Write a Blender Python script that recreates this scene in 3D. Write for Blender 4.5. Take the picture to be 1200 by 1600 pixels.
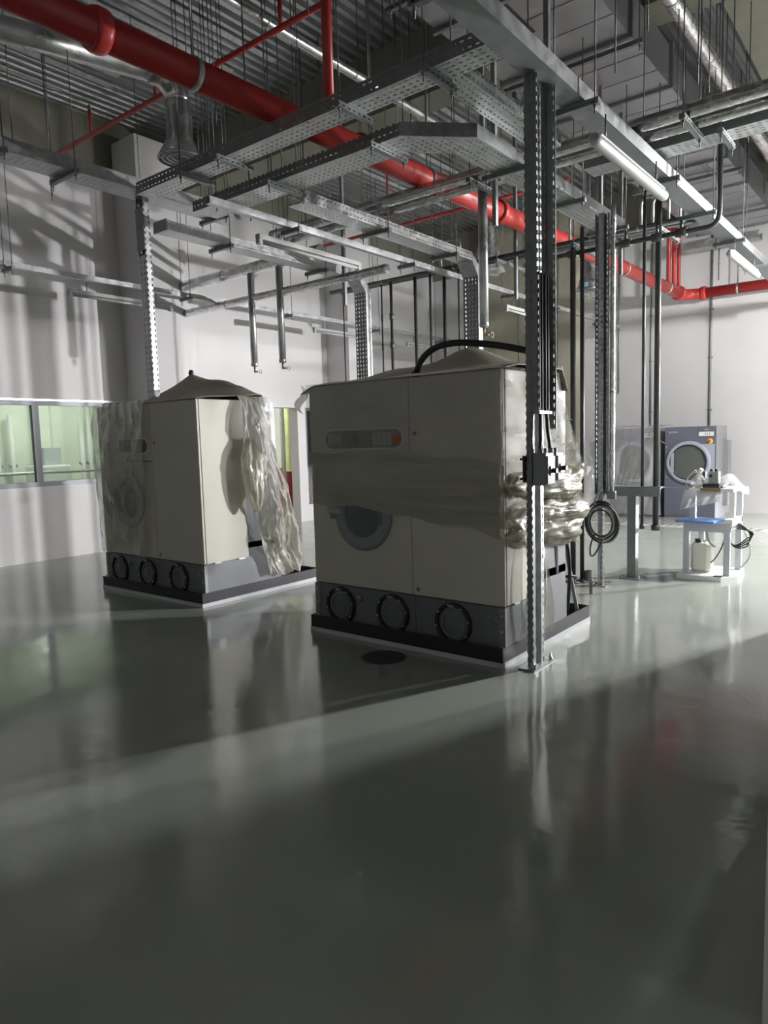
import bpy, math, random
from mathutils import Vector, Matrix, noise
random.seed(7)
S = bpy.context.scene
COL = S.collection
for o in list(bpy.data.objects): bpy.data.objects.remove(o)

# ------------------------------------------------------------------ camera
cam = bpy.data.cameras.new('camera'); camo = bpy.data.objects.new('camera', cam); COL.objects.link(camo)
ex = Vector((0.7832, 0.6211, -0.0280)); fw = Vector((-0.6208, 0.7775, -0.1008))
fw.normalize(); ex = (ex - fw*ex.dot(fw)).normalized(); ey = fw.cross(ex)*-1
if ey.z < 0: ey = -ey
M = Matrix((ex, ey, -fw)).transposed().to_4x4(); M.translation = (0, 0, 1.55)
camo.matrix_world = M
cam.sensor_fit = 'HORIZONTAL'; cam.sensor_width = 36.0; cam.lens = 36.0*1089/1200
cam.clip_start = 0.05; cam.clip_end = 100
S.camera = camo
# ------------------------------------------------------------------ world + exposure
w = bpy.data.worlds.new('world'); S.world = w; w.use_nodes = True
w.node_tree.nodes['Background'].inputs[0].default_value = (0.8, 0.95, 0.9, 1)
w.node_tree.nodes['Background'].inputs[1].default_value = 0.03
S.view_settings.view_transform = 'Standard'; S.view_settings.look = 'None'
S.view_settings.gamma = 1; S.view_settings.use_curve_mapping = False
S.view_settings.exposure = 0.1
# emission strengths of the lamps of the place (their geometry is built further down)
LAMP_A = 2200.0   # globe work lamp on the stand in front of the dryers
LAMP_B = 16500.0   # LED flood lamp with added barn doors in the far right corner
LAMP_N = 36.0     # fluorescent panels of the neighbouring room
POS_A = Vector((.15, 9.3, 3.85)); POS_B = Vector((2.2, 13.7, 1.65))

# ------------------------------------------------------------------ materials
def new_mat(name):
    m = bpy.data.materials.new(name); m.use_nodes = True
    nt = m.node_tree; b = nt.nodes['Principled BSDF']
    return m, nt, b
def mat(name, col, rough=0.5, metal=0.0, var=0.0, vscale=4.0, bump=0.0, bscale=40.0, spec=0.5, rvar=0.0, stretch=(1,1,1), coat=0.0):
    m, nt, b = new_mat(name)
    b.inputs['Base Color'].default_value = (*col, 1); b.inputs['Roughness'].default_value = rough
    b.inputs['Metallic'].default_value = metal; b.inputs['Specular IOR Level'].default_value = spec
    b.inputs['Coat Weight'].default_value = coat
    tc = nt.nodes.new('ShaderNodeTexCoord'); mp = nt.nodes.new('ShaderNodeMapping'); mp.inputs['Scale'].default_value = stretch
    nt.links.new(tc.outputs['Object'], mp.inputs['Vector'])
    if var or rvar:
        n = nt.nodes.new('ShaderNodeTexNoise'); n.inputs['Scale'].default_value = vscale; n.inputs['Detail'].default_value = 5
        nt.links.new(mp.outputs[0], n.inputs['Vector'])
        if var:
            r = nt.nodes.new('ShaderNodeMapRange'); r.inputs[1].default_value = .3; r.inputs[2].default_value = .7
            r.inputs[3].default_value = 1-var; r.inputs[4].default_value = 1+var
            nt.links.new(n.outputs['Fac'], r.inputs[0])
            mx = nt.nodes.new('ShaderNodeMix'); mx.data_type = 'RGBA'; mx.blend_type = 'MULTIPLY'; mx.inputs[0].default_value = 1
            mx.inputs[6].default_value = (*col, 1); nt.links.new(r.outputs[0], mx.inputs[7]); nt.links.new(mx.outputs[2], b.inputs['Base Color'])
        if rvar:
            r2 = nt.nodes.new('ShaderNodeMapRange'); r2.inputs[1].default_value = .3; r2.inputs[2].default_value = .7
            r2.inputs[3].default_value = max(.02, rough-rvar); r2.inputs[4].default_value = rough+rvar
            nt.links.new(n.outputs['Fac'], r2.inputs[0]); nt.links.new(r2.outputs[0], b.inputs['Roughness'])
    if bump:
        n2 = nt.nodes.new('ShaderNodeTexNoise'); n2.inputs['Scale'].default_value = bscale; n2.inputs['Detail'].default_value = 3
        nt.links.new(mp.outputs[0], n2.inputs['Vector'])
        bp = nt.nodes.new('ShaderNodeBump'); bp.inputs['Strength'].default_value = bump; bp.inputs['Distance'].default_value = .01
        nt.links.new(n2.outputs['Fac'], bp.inputs['Height']); nt.links.new(bp.outputs[0], b.inputs['Normal'])
    return m
def film(name, col, clear, rough=0.2, bump=0.6, bscale=9.0, stretch=(1,1,1), transl=0.4, gl=(.55,.11)):
    """plastic sheet: part clear, part milky, glossy wrinkles"""
    m, nt, b = new_mat(name); N = nt.nodes; L = nt.links
    N.remove(b); out = N['Material Output']
    tc = N.new('ShaderNodeTexCoord'); mp = N.new('ShaderNodeMapping'); mp.inputs['Scale'].default_value = stretch
    L.new(tc.outputs['Object'], mp.inputs[0])
    n = N.new('ShaderNodeTexNoise'); n.inputs['Scale'].default_value = bscale; n.inputs['Detail'].default_value = 6; n.inputs['Distortion'].default_value = 1.2
    L.new(mp.outputs[0], n.inputs['Vector'])
    bp = N.new('ShaderNodeBump'); bp.inputs['Strength'].default_value = bump; bp.inputs['Distance'].default_value = .03; L.new(n.outputs['Fac'], bp.inputs['Height'])
    d = N.new('ShaderNodeBsdfDiffuse'); d.inputs[0].default_value = (*col, 1)
    t = N.new('ShaderNodeBsdfTranslucent'); t.inputs[0].default_value = (*col, 1)
    g = N.new('ShaderNodeBsdfGlossy'); g.inputs['Roughness'].default_value = rough
    tr = N.new('ShaderNodeBsdfTransparent')
    for s in (d, t, g): L.new(bp.outputs[0], s.inputs['Normal'])
    m1 = N.new('ShaderNodeMixShader'); m1.inputs[0].default_value = transl; L.new(d.outputs[0], m1.inputs[1]); L.new(t.outputs[0], m1.inputs[2])
    n2 = N.new('ShaderNodeTexNoise'); n2.inputs['Scale'].default_value = bscale*.35; n2.inputs['Detail'].default_value = 4; L.new(mp.outputs[0], n2.inputs['Vector'])
    r = N.new('ShaderNodeMapRange'); r.inputs[1].default_value = .35; r.inputs[2].default_value = .65
    r.inputs[3].default_value = max(0, clear-.12); r.inputs[4].default_value = min(1, clear+.12); L.new(n2.outputs['Fac'], r.inputs[0])
    m2 = N.new('ShaderNodeMixShader'); L.new(r.outputs[0], m2.inputs[0]); L.new(m1.outputs[0], m2.inputs[1]); L.new(tr.outputs[0], m2.inputs[2])
    fr = N.new('ShaderNodeLayerWeight'); fr.inputs[0].default_value = .25; L.new(bp.outputs[0], fr.inputs['Normal'])
    mm = N.new('ShaderNodeMath'); mm.operation = 'MULTIPLY_ADD'; mm.inputs[1].default_value = gl[0]; mm.inputs[2].default_value = gl[1]; L.new(fr.outputs['Facing'], mm.inputs[0])
    m3 = N.new('ShaderNodeMixShader'); L.new(mm.outputs[0], m3.inputs[0]); L.new(m2.outputs[0], m3.inputs[1]); L.new(g.outputs[0], m3.inputs[2])
    L.new(m3.outputs[0], out.inputs[0])
    return m
def slots(name, col, axis, pitch=.055, ln=.028, cp=.05, cw=.011, rough=.42, metal=.85, var=.18):
    """galvanised sheet punched with rows of slots running along one axis"""
    m = mat(name, col, rough, metal, var, 14, 0, 0, rvar=.12); nt = m.node_tree; N = nt.nodes; L = nt.links
    b = N['Principled BSDF']; out = N['Material Output']
    tc = N.new('ShaderNodeTexCoord'); sp = N.new('ShaderNodeSeparateXYZ'); L.new(tc.outputs['Object'], sp.inputs[0])
    sn = N.new('ShaderNodeSeparateXYZ'); L.new(tc.outputs['Normal'], sn.inputs[0])
    a = 'XYZ'.index(axis); o1, o2 = [i for i in range(3) if i != a]
    def mt(op, x, y=None):
        k = N.new('ShaderNodeMath'); k.operation = op
        for i, v in enumerate((x, y)):
            if v is None: continue
            if isinstance(v, (int, float)): k.inputs[i].default_value = v
            else: L.new(v, k.inputs[i])
        return k.outputs[0]
    n1 = mt('ABSOLUTE', sn.outputs[o1]); n2 = mt('ABSOLUTE', sn.outputs[o2])
    cross = mt('ADD', mt('MULTIPLY', sp.outputs[o1], n2), mt('MULTIPLY', sp.outputs[o2], n1))
    def band(v, p, wd):
        fr = mt('FRACT', mt('DIVIDE', v, p)); return mt('LESS_THAN', mt('ABSOLUTE', mt('SUBTRACT', fr, .5)), wd/(2*p))
    flat = mt('GREATER_THAN', mt('ADD', n1, n2), .5)
    mask = mt('MULTIPLY', mt('MULTIPLY', band(sp.outputs[a], pitch, ln), band(cross, cp, cw)), flat)
    tr = N.new('ShaderNodeBsdfTransparent'); mx = N.new('ShaderNodeMixShader')
    L.new(mask, mx.inputs[0]); L.new(b.outputs[0], mx.inputs[1]); L.new(tr.outputs[0], mx.inputs[2]); L.new(mx.outputs[0], out.inputs[0])
    return m
def emit(name, col, st):
    m, nt, b = new_mat(name); b.inputs['Base Color'].default_value = (*col, 1)
    b.inputs['Emission Color'].default_value = (*col, 1); b.inputs['Emission Strength'].default_value = st
    return m
def glass(name, tint=(.85,.95,.9), mixv=.12):
    m, nt, b = new_mat(name); N = nt.nodes; L = nt.links; N.remove(b)
    tr = N.new('ShaderNodeBsdfTransparent'); tr.inputs[0].default_value = (*tint, 1)
    g = N.new('ShaderNodeBsdfGlossy'); g.inputs['Roughness'].default_value = .03
    f = N.new('ShaderNodeFresnel'); f.inputs[0].default_value = 1.5
    mx = N.new('ShaderNodeMixShader'); L.new(f.outputs[0], mx.inputs[0]); L.new(tr.outputs[0], mx.inputs[1]); L.new(g.outputs[0], mx.inputs[2])
    L.new(mx.outputs[0], N['Material Output'].inputs[0]); return m

G = {}
G['wall'] = mat('white_wall_paint', (.66,.65,.655), .6, 0, .035, 1.2, .05, 60)
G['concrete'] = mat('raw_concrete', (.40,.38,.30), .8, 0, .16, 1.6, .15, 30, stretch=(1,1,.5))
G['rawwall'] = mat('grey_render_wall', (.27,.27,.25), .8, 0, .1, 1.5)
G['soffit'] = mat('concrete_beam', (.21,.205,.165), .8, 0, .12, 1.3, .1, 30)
G['galv'] = mat('galvanised_steel', (.44,.455,.46), .42, .85, .2, 16, rvar=.12)
G['galv_dull'] = mat('dull_galvanised_steel', (.27,.285,.29), .52, .65, .15, 10, rvar=.1)
G['rod'] = mat('threaded_rod_steel', (.14,.145,.15), .45, .6)
G['deck'] = mat('steel_deck', (.48,.49,.50), .38, .75, .12, 3, rvar=.1)
G['duct'] = mat('sheet_metal_duct', (.37,.38,.40), .42, .7, .1, 2.2, .04, 6, rvar=.08)
G['foil'] = mat('aluminium_foil_insulation', (.66,.66,.66), .24, .95, .2, 7, .55, 22, rvar=.1)
G['tubealu'] = mat('aluminium_clad_pipe', (.55,.56,.56), .34, .85, .15, 8, .15, 20, rvar=.1)
G['red'] = mat('red_fire_pipe_paint', (.42,.036,.032), .35, 0, .06, 4)
G['black'] = mat('black_plastic', (.018,.018,.02), .45)
G['blackpipe'] = mat('black_steel_pipe', (.075,.08,.08), .38, .45, .15, 8)
G['cream'] = mat('cream_machine_enamel', (.56,.55,.48), .45, 0, .03, 2, spec=.25)
G['mgrey'] = mat('dark_grey_machine_base', (.165,.175,.19), .4, .2, .08, 5)
G['pan'] = mat('black_drip_pan_steel', (.022,.024,.028), .42, .2)
G['alu'] = mat('aluminium_edge_trim', (.7,.71,.72), .3, .9)
G['dgreen'] = mat('dark_tinted_porthole', (.13,.155,.155), .15, 0, .1, 3)
G['ring'] = mat('grey_door_ring', (.25,.28,.28), .35)
G['lcd'] = mat('grey_green_display', (.13,.17,.16), .2)
G['key'] = mat('keypad_grey', (.20,.22,.22), .5)
G['strip'] = mat('control_strip_grey', (.36,.38,.37), .45)
G['orange'] = mat('emergency_stop_orange', (.45,.13,.03), .4)
G['yellow'] = mat('emergency_stop_yellow', (.8,.5,.08), .4)
G['tarp'] = mat('dull_plastic_tarp', (.36,.34,.28), .5, 0, .12, 3, .35, 14)
G['film1'] = film('clear_wrinkled_film', (.62,.62,.5), .62, .08, 1.0, 8, (1,1,.3), .3)
G['film2'] = film('layered_stretch_film', (.46,.46,.37), .24, .3, .14, 6, (.5,.5,2.0), .2, (.2,.04))
G['film6'] = film('single_clear_film', (.46,.46,.42), .70, .2, .4, 2.5, (1,1,1), .2, (.25,.04))
G['film3'] = film('gathered_milky_film', (.86,.84,.74), .28, .08, 1.0, 9, (1,1,.6), .5)
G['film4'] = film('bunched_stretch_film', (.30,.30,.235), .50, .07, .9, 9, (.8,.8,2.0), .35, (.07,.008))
G['film5'] = film('white_dust_film', (.80,.80,.81), .60, .2, .7, 4, (1,1,.5), .45)
G['film7'] = film('crumpled_white_film', (.80,.80,.80), .2, .15, .9, 5, (1,1,.6), .5)
G['film8'] = film('wound_film_rolls', (.50,.50,.39), .22, .10, 1.0, 7, (.6,.35,2.4), .45, (.30,.06))
G['hose'] = mat('black_rubber_hose', (.02,.021,.022), .38)
G['isobox'] = mat('grey_isolator_box', (.27,.30,.29), .5, spec=.3)
G['dryer'] = mat('slate_dryer_enamel', (.15,.155,.205), .38, .1)
G['dryside'] = mat('grey_dryer_side', (.30,.30,.32), .45, .2)
G['dring'] = mat('lit_lilac_door_plate', (.42,.43,.52), .35, .1)  # lighter lilac than the slate front: lamplight painted into the colour
G['drum'] = mat('stainless_drum', (.20,.21,.20), .35, .6)
G['white'] = mat('white_enamel', (.78,.78,.76), .4)
G['bwhite'] = mat('grey_white_steel', (.50,.52,.55), .45)
G['blue'] = mat('blue_padded_board', (.16,.30,.62), .6)
G['can'] = mat('translucent_jerrycan', (.66,.66,.58), .4)
G['brown'] = mat('brown_board', (.22,.17,.09), .6)
G['lampwhite'] = mat('grey_white_lamp_batten', (.36,.37,.365), .35)
G['frame'] = mat('grey_window_frame', (.16,.17,.19), .4, .3)
G['green'] = mat('pale_green_wall', (.82,.85,.76), .6, 0, .08, 1.4)
G['yelgreen'] = mat('yellow_green_column', (.68,.72,.36), .6, 0, .15, 5)
G['maroon'] = mat('maroon_dado_paint', (.26,.035,.035), .45)
G['copper'] = mat('cable_grey', (.33,.34,.34), .5)
G['glass'] = glass('window_glass', (.86,.93,.88))
G['glassblue'] = glass('blue_window_glass', (.42,.62,.66))
G['clearglass'] = glass('clear_porthole', (.8,.85,.85))
G['hazb'] = G['black']; G['hazw'] = mat('white_hazard_paint', (.7,.7,.68), .5)
G['text'] = mat('embossed_lettering', (.45,.45,.40), .5)
G['brass'] = mat('brass_valve', (.32,.26,.15), .35, .8)
G['bluepaper'] = mat('blue_sticker', (.22,.5,.66), .5)
for ax in 'XYZ':
    G['slot'+ax] = slots('slotted_galvanised_sheet_'+ax, (.52,.535,.54), ax)
    G['slotd'+ax] = slots('slotted_dark_galvanised_'+ax, (.24,.26,.26), ax, rough=.5, metal=.6)
G['deckhole'] = slots('perforated_deck_strip', (.78,.79,.80), 'Y', .05, .02, .04, .018, rough=.35, metal=.15)
# floor epoxy
def floor_mat():
    m, nt, b = new_mat('grey_green_epoxy_floor'); N = nt.nodes; L = nt.links
    tc = N.new('ShaderNodeTexCoord')
    n = N.new('ShaderNodeTexNoise'); n.inputs['Scale'].default_value = .7; n.inputs['Detail'].default_value = 6; L.new(tc.outputs['Object'], n.inputs['Vector'])
    cr = N.new('ShaderNodeValToRGB'); cr.color_ramp.elements[0].position = .3; cr.color_ramp.elements[1].position = .7
    cr.color_ramp.elements[0].color = (.285,.312,.272,1); cr.color_ramp.elements[1].color = (.340,.362,.326,1)
    L.new(n.outputs['Fac'], cr.inputs[0]); L.new(cr.outputs[0], b.inputs['Base Color'])
    n2 = N.new('ShaderNodeTexNoise'); n2.inputs['Scale'].default_value = 2.2; n2.inputs['Detail'].default_value = 4; L.new(tc.outputs['Object'], n2.inputs['Vector'])
    r = N.new('ShaderNodeMapRange'); r.inputs[1].default_value = .3; r.inputs[2].default_value = .7; r.inputs[3].default_value = .07; r.inputs[4].default_value = .15
    L.new(n2.outputs['Fac'], r.inputs[0]); L.new(r.outputs[0], b.inputs['Roughness'])
    n3 = N.new('ShaderNodeTexNoise'); n3.inputs['Scale'].default_value = 28; n3.inputs['Detail'].default_value = 3; L.new(tc.outputs['Object'], n3.inputs['Vector'])
    n4 = N.new('ShaderNodeTexNoise'); n4.inputs['Scale'].default_value = 3; n4.inputs['Detail'].default_value = 2; L.new(tc.outputs['Object'], n4.inputs['Vector'])
    ad = N.new('ShaderNodeMath'); ad.operation = 'MULTIPLY_ADD'; ad.inputs[1].default_value = 6; L.new(n4.outputs['Fac'], ad.inputs[0]); L.new(n3.outputs['Fac'], ad.inputs[2])
    bp = N.new('ShaderNodeBump'); bp.inputs['Strength'].default_value = .16; bp.inputs['Distance'].default_value = .004
    L.new(ad.outputs[0], bp.inputs['Height']); L.new(bp.outputs[0], b.inputs['Normal'])
    b.inputs['Specular IOR Level'].default_value = .6
    return m
G['floor'] = floor_mat()

# ------------------------------------------------------------------ mesh helpers
class MB:
    def __init__(s): s.v = []; s.f = []; s.sm = []
    def add(s, vs, fs, smooth=False):
        k = len(s.v); s.v += [Vector(p) for p in vs]
        for f in fs: s.f.append([i+k for i in f]); s.sm.append(smooth)
        return s
    def box(s, x0, x1, y0, y1, z0, z1, ch=0.0):
        if ch <= 0:
            vs = [(x,y,z) for z in (z0,z1) for y in (y0,y1) for x in (x0,x1)]
            return s.add(vs, [(0,2,3,1),(4,5,7,6),(0,1,5,4),(2,6,7,3),(0,4,6,2),(1,3,7,5)])
        c = min(ch, (x1-x0)/2.01, (y1-y0)/2.01, (z1-z0)/2.01)   # chamfered vertical edges and top/bottom rims
        def ring(z, i):
            a0,a1,b0,b1 = x0+i,x1-i,y0+i,y1-i
            return [(a0+c,b0,z),(a1-c,b0,z),(a1,b0+c,z),(a1,b1-c,z),(a1-c,b1,z),(a0+c,b1,z),(a0,b1-c,z),(a0,b0+c,z)]
        rs = [ring(z0,c*.5), ring(z0+c,0), ring(z1-c,0), ring(z1,c*.5)]
        vs = [p for r in rs for p in r]; fs = [tuple(range(7,-1,-1)), tuple(range(24,32))]
        for k in range(3):
            for i in range(8): j=(i+1)%8; fs.append((k*8+i,k*8+j,k*8+8+j,k*8+8+i))
        return s.add(vs, fs)
    def obox(s, c, ax, ay, az, hx, hy, hz):
        c = Vector(c); ax=Vector(ax).normalized(); ay=Vector(ay).normalized(); az=Vector(az).normalized()
        vs = [c+ax*hx*i+ay*hy*j+az*hz*k for k in (-1,1) for j in (-1,1) for i in (-1,1)]
        return s.add(vs, [(0,2,3,1),(4,5,7,6),(0,1,5,4),(2,6,7,3),(0,4,6,2),(1,3,7,5)])
    def tube(s, pts, r, n=10, cap=True, closed=False):
        pts = [Vector(p) for p in pts]; m = len(pts); rs = r if isinstance(r, (list,tuple)) else [r]*m
        vs = []; prev = None
        for i, p in enumerate(pts):
            if closed: t = pts[(i+1)%m]-pts[i-1]
            else: t = pts[min(i+1,m-1)]-pts[max(i-1,0)]
            t.normalize()
            if prev is None:
                a = Vector((0,0,1)) if abs(t.z) < .9 else Vector((1,0,0)); u = t.cross(a).normalized()
            else: u = (prev - t*prev.dot(t)).normalized()
            prev = u; q = t.cross(u)
            for k in range(n):
                an = 2*math.pi*k/n; vs.append(p+(u*math.cos(an)+q*math.sin(an))*rs[i])
        fs = []
        for i in range(m if closed else m-1):
            for k in range(n):
                k2=(k+1)%n; i2=(i+1)%m; fs.append((i*n+k,i*n+k2,i2*n+k2,i2*n+k))
        s.add(vs, fs, True)
        if cap and not closed:
            b = len(s.v)-m*n
            s.f.append([b+k for k in range(n-1,-1,-1)]); s.sm.append(False)
            s.f.append([b+(m-1)*n+k for k in range(n)]); s.sm.append(False)
        return s
    def lathe(s, c, axis, prof, n=32, smooth=True):
        """prof: list of (along axis, radius)"""
        c = Vector(c); t = Vector(axis).normalized(); a = Vector((0,0,1)) if abs(t.z)<.9 else Vector((1,0,0))
        u = t.cross(a).normalized(); q = t.cross(u); vs = []
        for h, r in prof:
            for k in range(n):
                an = 2*math.pi*k/n; vs.append(c+t*h+(u*math.cos(an)+q*math.sin(an))*r)
        fs = [(i*n+k,i*n+(k+1)%n,(i+1)*n+(k+1)%n,(i+1)*n+k) for i in range(len(prof)-1) for k in range(n)]
        return s.add(vs, fs, smooth)
    def grid(s, fn, nu, nv, smooth=True):
        vs = [fn(i/(nu-1), j/(nv-1)) for j in range(nv) for i in range(nu)]
        fs = [(j*nu+i, j*nu+i+1, (j+1)*nu+i+1, (j+1)*nu+i) for j in range(nv-1) for i in range(nu-1)]
        return s.add(vs, fs, smooth)
    def prism(s, poly, z0, z1):
        n = len(poly); vs = [(x,y,z0) for x,y in poly]+[(x,y,z1) for x,y in poly]
        fs = [tuple(range(n-1,-1,-1)), tuple(range(n,2*n))]+[(i,(i+1)%n,n+(i+1)%n,n+i) for i in range(n)]
        return s.add(vs, fs)
    def build(s, name, m, parent=None, off=None):
        me = bpy.data.meshes.new(name)
        o0 = Vector(parent['_w']) if parent is not None and '_w' in parent else Vector((0,0,0))
        if off is not None and parent is None: o0 = Vector(off)
        me.from_pydata([v-o0 for v in s.v], [], s.f); me.update()
        for p, sm in zip(me.polygons, s.sm): p.use_smooth = sm
        me.materials.append(G[m] if isinstance(m, str) else m)
        o = bpy.data.objects.new(name, me); COL.objects.link(o)
        if parent is not None: o.parent = parent; o['_w'] = parent['_w']
        else: o.location = o0; o['_w'] = list(o0)
        return o
def solid(o, t):
    md = o.modifiers.new('thickness', 'SOLIDIFY'); md.thickness = t; md.offset = 0
    return o
def tag(o, label=None, cat=None, group=None, kind=None):
    if label: o['label'] = label
    if cat: o['category'] = cat
    if group: o['group'] = group
    if kind: o['kind'] = kind
    return o
def thing(name, label, cat, loc, group=None, kind=None):
    o = bpy.data.objects.new(name, None); COL.objects.link(o); o.location = loc; o['_w'] = list(loc); o.empty_display_size = .1
    return tag(o, label, cat, group, kind)
def copy_tree(root, dloc):
    """copies a thing, its parts and sub-parts"""
    r = root.copy(); COL.objects.link(r); r.location = Vector(root.location)+Vector(dloc); r['_w'] = list(r.location)
    for ch in [o for o in root.children]:
        c = ch.copy(); COL.objects.link(c); c.parent = r
        for g in list(ch.children):
            d = g.copy(); COL.objects.link(d); d.parent = c
    return r
def arc(p0, p1, p2, n=8):
    p0,p1,p2 = Vector(p0),Vector(p1),Vector(p2)
    return [p0*(1-t)**2+p1*2*t*(1-t)+p2*t*t for t in [i/n for i in range(n+1)]]
def wob(x, y, z, f=1.0):
    return (math.sin(x*3.1*f+y*1.7*f+.5)*math.cos(z*2.3*f+x*1.1*f)+.5*math.sin(z*5.9*f-y*4.3*f+1.3)+.35*math.sin(x*9.7*f+z*7.1*f))/1.85

# ================================================================== SETTING
ZD = 6.42      # underside of the steel deck
ZB = 5.67      # underside of the concrete beams
W = -9.9       # face of the left wall
YB = 14.6      # face of the back wall
tag(MB().box(-14.2, 5.2, -8.2, 15.0, -.15, 0).build('floor', 'floor'), kind='structure')
# left wall with openings: window (2.6..5.98), door (8.64..9.78), window (9.98..10.62)
m = MB()
T = W-.2
m.box(T, W, -8.2, 2.6, 0, ZB); m.box(T, W, 2.6, 5.98, 0, 1.05); m.box(T, W, 2.6, 5.98, 2.25, ZB)
m.box(T, W, 5.98, 8.64, 0, ZB); m.box(T, W, 8.64, 9.78, 2.28, ZB); m.box(T, W, 9.78, 9.98, 0, ZB)
m.box(T, W, 9.98, 10.62, 0, 1.07); m.box(T, W, 9.98, 10.62, 2.26, ZB); m.box(T, W, 10.62, 15.0, 0, ZB)
wl = m.build('wall_left', 'wall'); tag(wl, kind='structure')
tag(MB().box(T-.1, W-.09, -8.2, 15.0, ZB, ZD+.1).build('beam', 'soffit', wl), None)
for y0, y1 in ((6.1, 6.88), (10.67, 11.42)):
    MB().box(W, W+.6, y0, y1, 0, 6.08).build('pilaster', 'wall', wl)
wb = MB().box(T, 5.2, YB, YB+.2, 0, ZB).build('wall_back', 'wall'); tag(wb, kind='structure')
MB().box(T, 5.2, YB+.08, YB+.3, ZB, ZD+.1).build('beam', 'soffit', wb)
MB().box(-8.2, -6.12, YB-.35, YB, 0, ZD).build('pilaster', 'concrete', wb)
MB().box(T+.2, 5.2, YB-.03, YB, 5.4, ZB).build('ledge', 'soffit', wb)
wr = MB().box(-.303, -.10, 1.9, 6.2, 0, ZD).box(-.88, -.303, 6.0, 6.2, 0, ZD).build('wall_right', 'wall'); tag(wr, kind='structure')
tag(MB().box(5.0, 5.2, -8.2, 15.0, 0, ZD).build('wall_far_right', 'wall'), kind='structure')
tag(MB().box(T, 5.2, -4.7, -4.5, 0, ZD).build('wall_front', 'wall'), kind='structure')
# ceiling: trapezoidal steel deck panels between concrete beams
ceil = thing('ceiling', None, None, (-4, 5, ZD), kind='structure')
PW, PITCH = .9, .15
def deck_panel(x0):
    m = MB(); h = .06
    prof = []
    for k in range(6):
        b = x0+k*PITCH
        prof += [(b, 0), (b+.055, 0), (b+.07, h), (b+.10, h), (b+.105, h-.012), (b+.115, h-.012), (b+.12, h), (b+.135, h)]
    prof.append((x0+PW, 0))
    vs = [(x, y, ZD+z) for y in (-8.2, 14.9) for x, z in prof]; n = len(prof)
    return m.add(vs, [(i, i+1, n+i+1, n+i) for i in range(n-1)])
x = T-.1; first = None; k = 0
while x < 5.0:
    if first is None: first = deck_panel(x).build('deck_panel', 'deck', ceil)
    else:
        c = first.copy(); COL.objects.link(c); c.parent = ceil; c.location.x = k*PW
    x += PW; k += 1
# perforated acoustic strips between some of the ribs
for (xs, y0, y1) in [(-9.6,2.8,5.2),(-9.0,2.6,5.6),(-8.7,2.6,5.5),(-8.1,2.5,5.4),(-7.5,2.6,6.4),(-6.9,3.0,6.6),(-6.3,3.6,6.8),(-6.6,7.9,13.5),(-6.0,7.9,13.5),(-5.4,7.9,13.5),(-4.8,7.9,13.8),(-4.2,7.9,13.6),(-3.6,7.9,13.2),(-7.2,7.9,13),(-7.8,7.9,13),(-8.4,8,13)]:
    MB().box(xs, xs+.10, y0, y1, ZD-.012, ZD-.002).build('perforated_strip', 'deckhole', ceil)
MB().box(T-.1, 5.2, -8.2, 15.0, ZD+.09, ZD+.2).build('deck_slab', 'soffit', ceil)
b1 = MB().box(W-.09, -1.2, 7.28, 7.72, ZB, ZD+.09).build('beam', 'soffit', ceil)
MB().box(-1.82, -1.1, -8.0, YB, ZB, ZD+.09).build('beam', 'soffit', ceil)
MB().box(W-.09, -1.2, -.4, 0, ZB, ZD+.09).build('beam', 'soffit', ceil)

# window in the left wall
win = thing('window_1', None, None, (W, 4.3, 1.65), kind='structure')
m = MB(); fx0, fx1 = W-.1, W-.02
m.box(fx0, fx1, 2.6, 5.98, 2.19, 2.25); m.box(fx0, fx1, 2.6, 5.98, 1.05, 1.115); m.box(fx0, fx1, 2.6, 2.66, 1.115, 2.19); m.box(fx0, fx1, 5.92, 5.98, 1.115, 2.19)
m.build('window_frame', 'frame', win)
for ym in (3.62, 4.68): MB().box(fx0, fx1, ym-.045, ym+.045, 1.115, 2.19).build('mullion', 'frame', win)
for y0, y1 in ((2.66,3.575),(3.665,4.635),(4.725,5.92)): MB().box(W-.066, W-.056, y0, y1, 1.115, 2.19).build('pane', 'glass', win)
MB().box(W-.01, W+.012, 2.58, 6.0, 2.25, 2.275).build('lintel_trim', 'alu', win)
win2 = thing('window_2', None, None, (W, 10.3, 1.65), kind='structure')
m = MB(); m.box(fx0, fx1, 9.98, 10.62, 2.2, 2.26); m.box(fx0, fx1, 9.98, 10.62, 1.07, 1.13); m.box(fx0, fx1, 9.98, 10.04, 1.13, 2.2); m.box(fx0, fx1, 10.56, 10.62, 1.13, 2.2)
m.build('window_frame', 'frame', win2); MB().box(W-.066, W-.056, 10.04, 10.56, 1.13, 2.2).build('pane', 'glassblue', win2)
m = MB(); m.box(T-.01, W+.01, 9.75, 9.785, 0, 2.28); m.box(T-.01, W+.01, 8.63, 8.665, 0, 2.28); m.box(T-.01, W+.01, 8.63, 9.785, 2.25, 2.29)
tag(m.build('door_1', 'wall', None), kind='structure')
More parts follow.
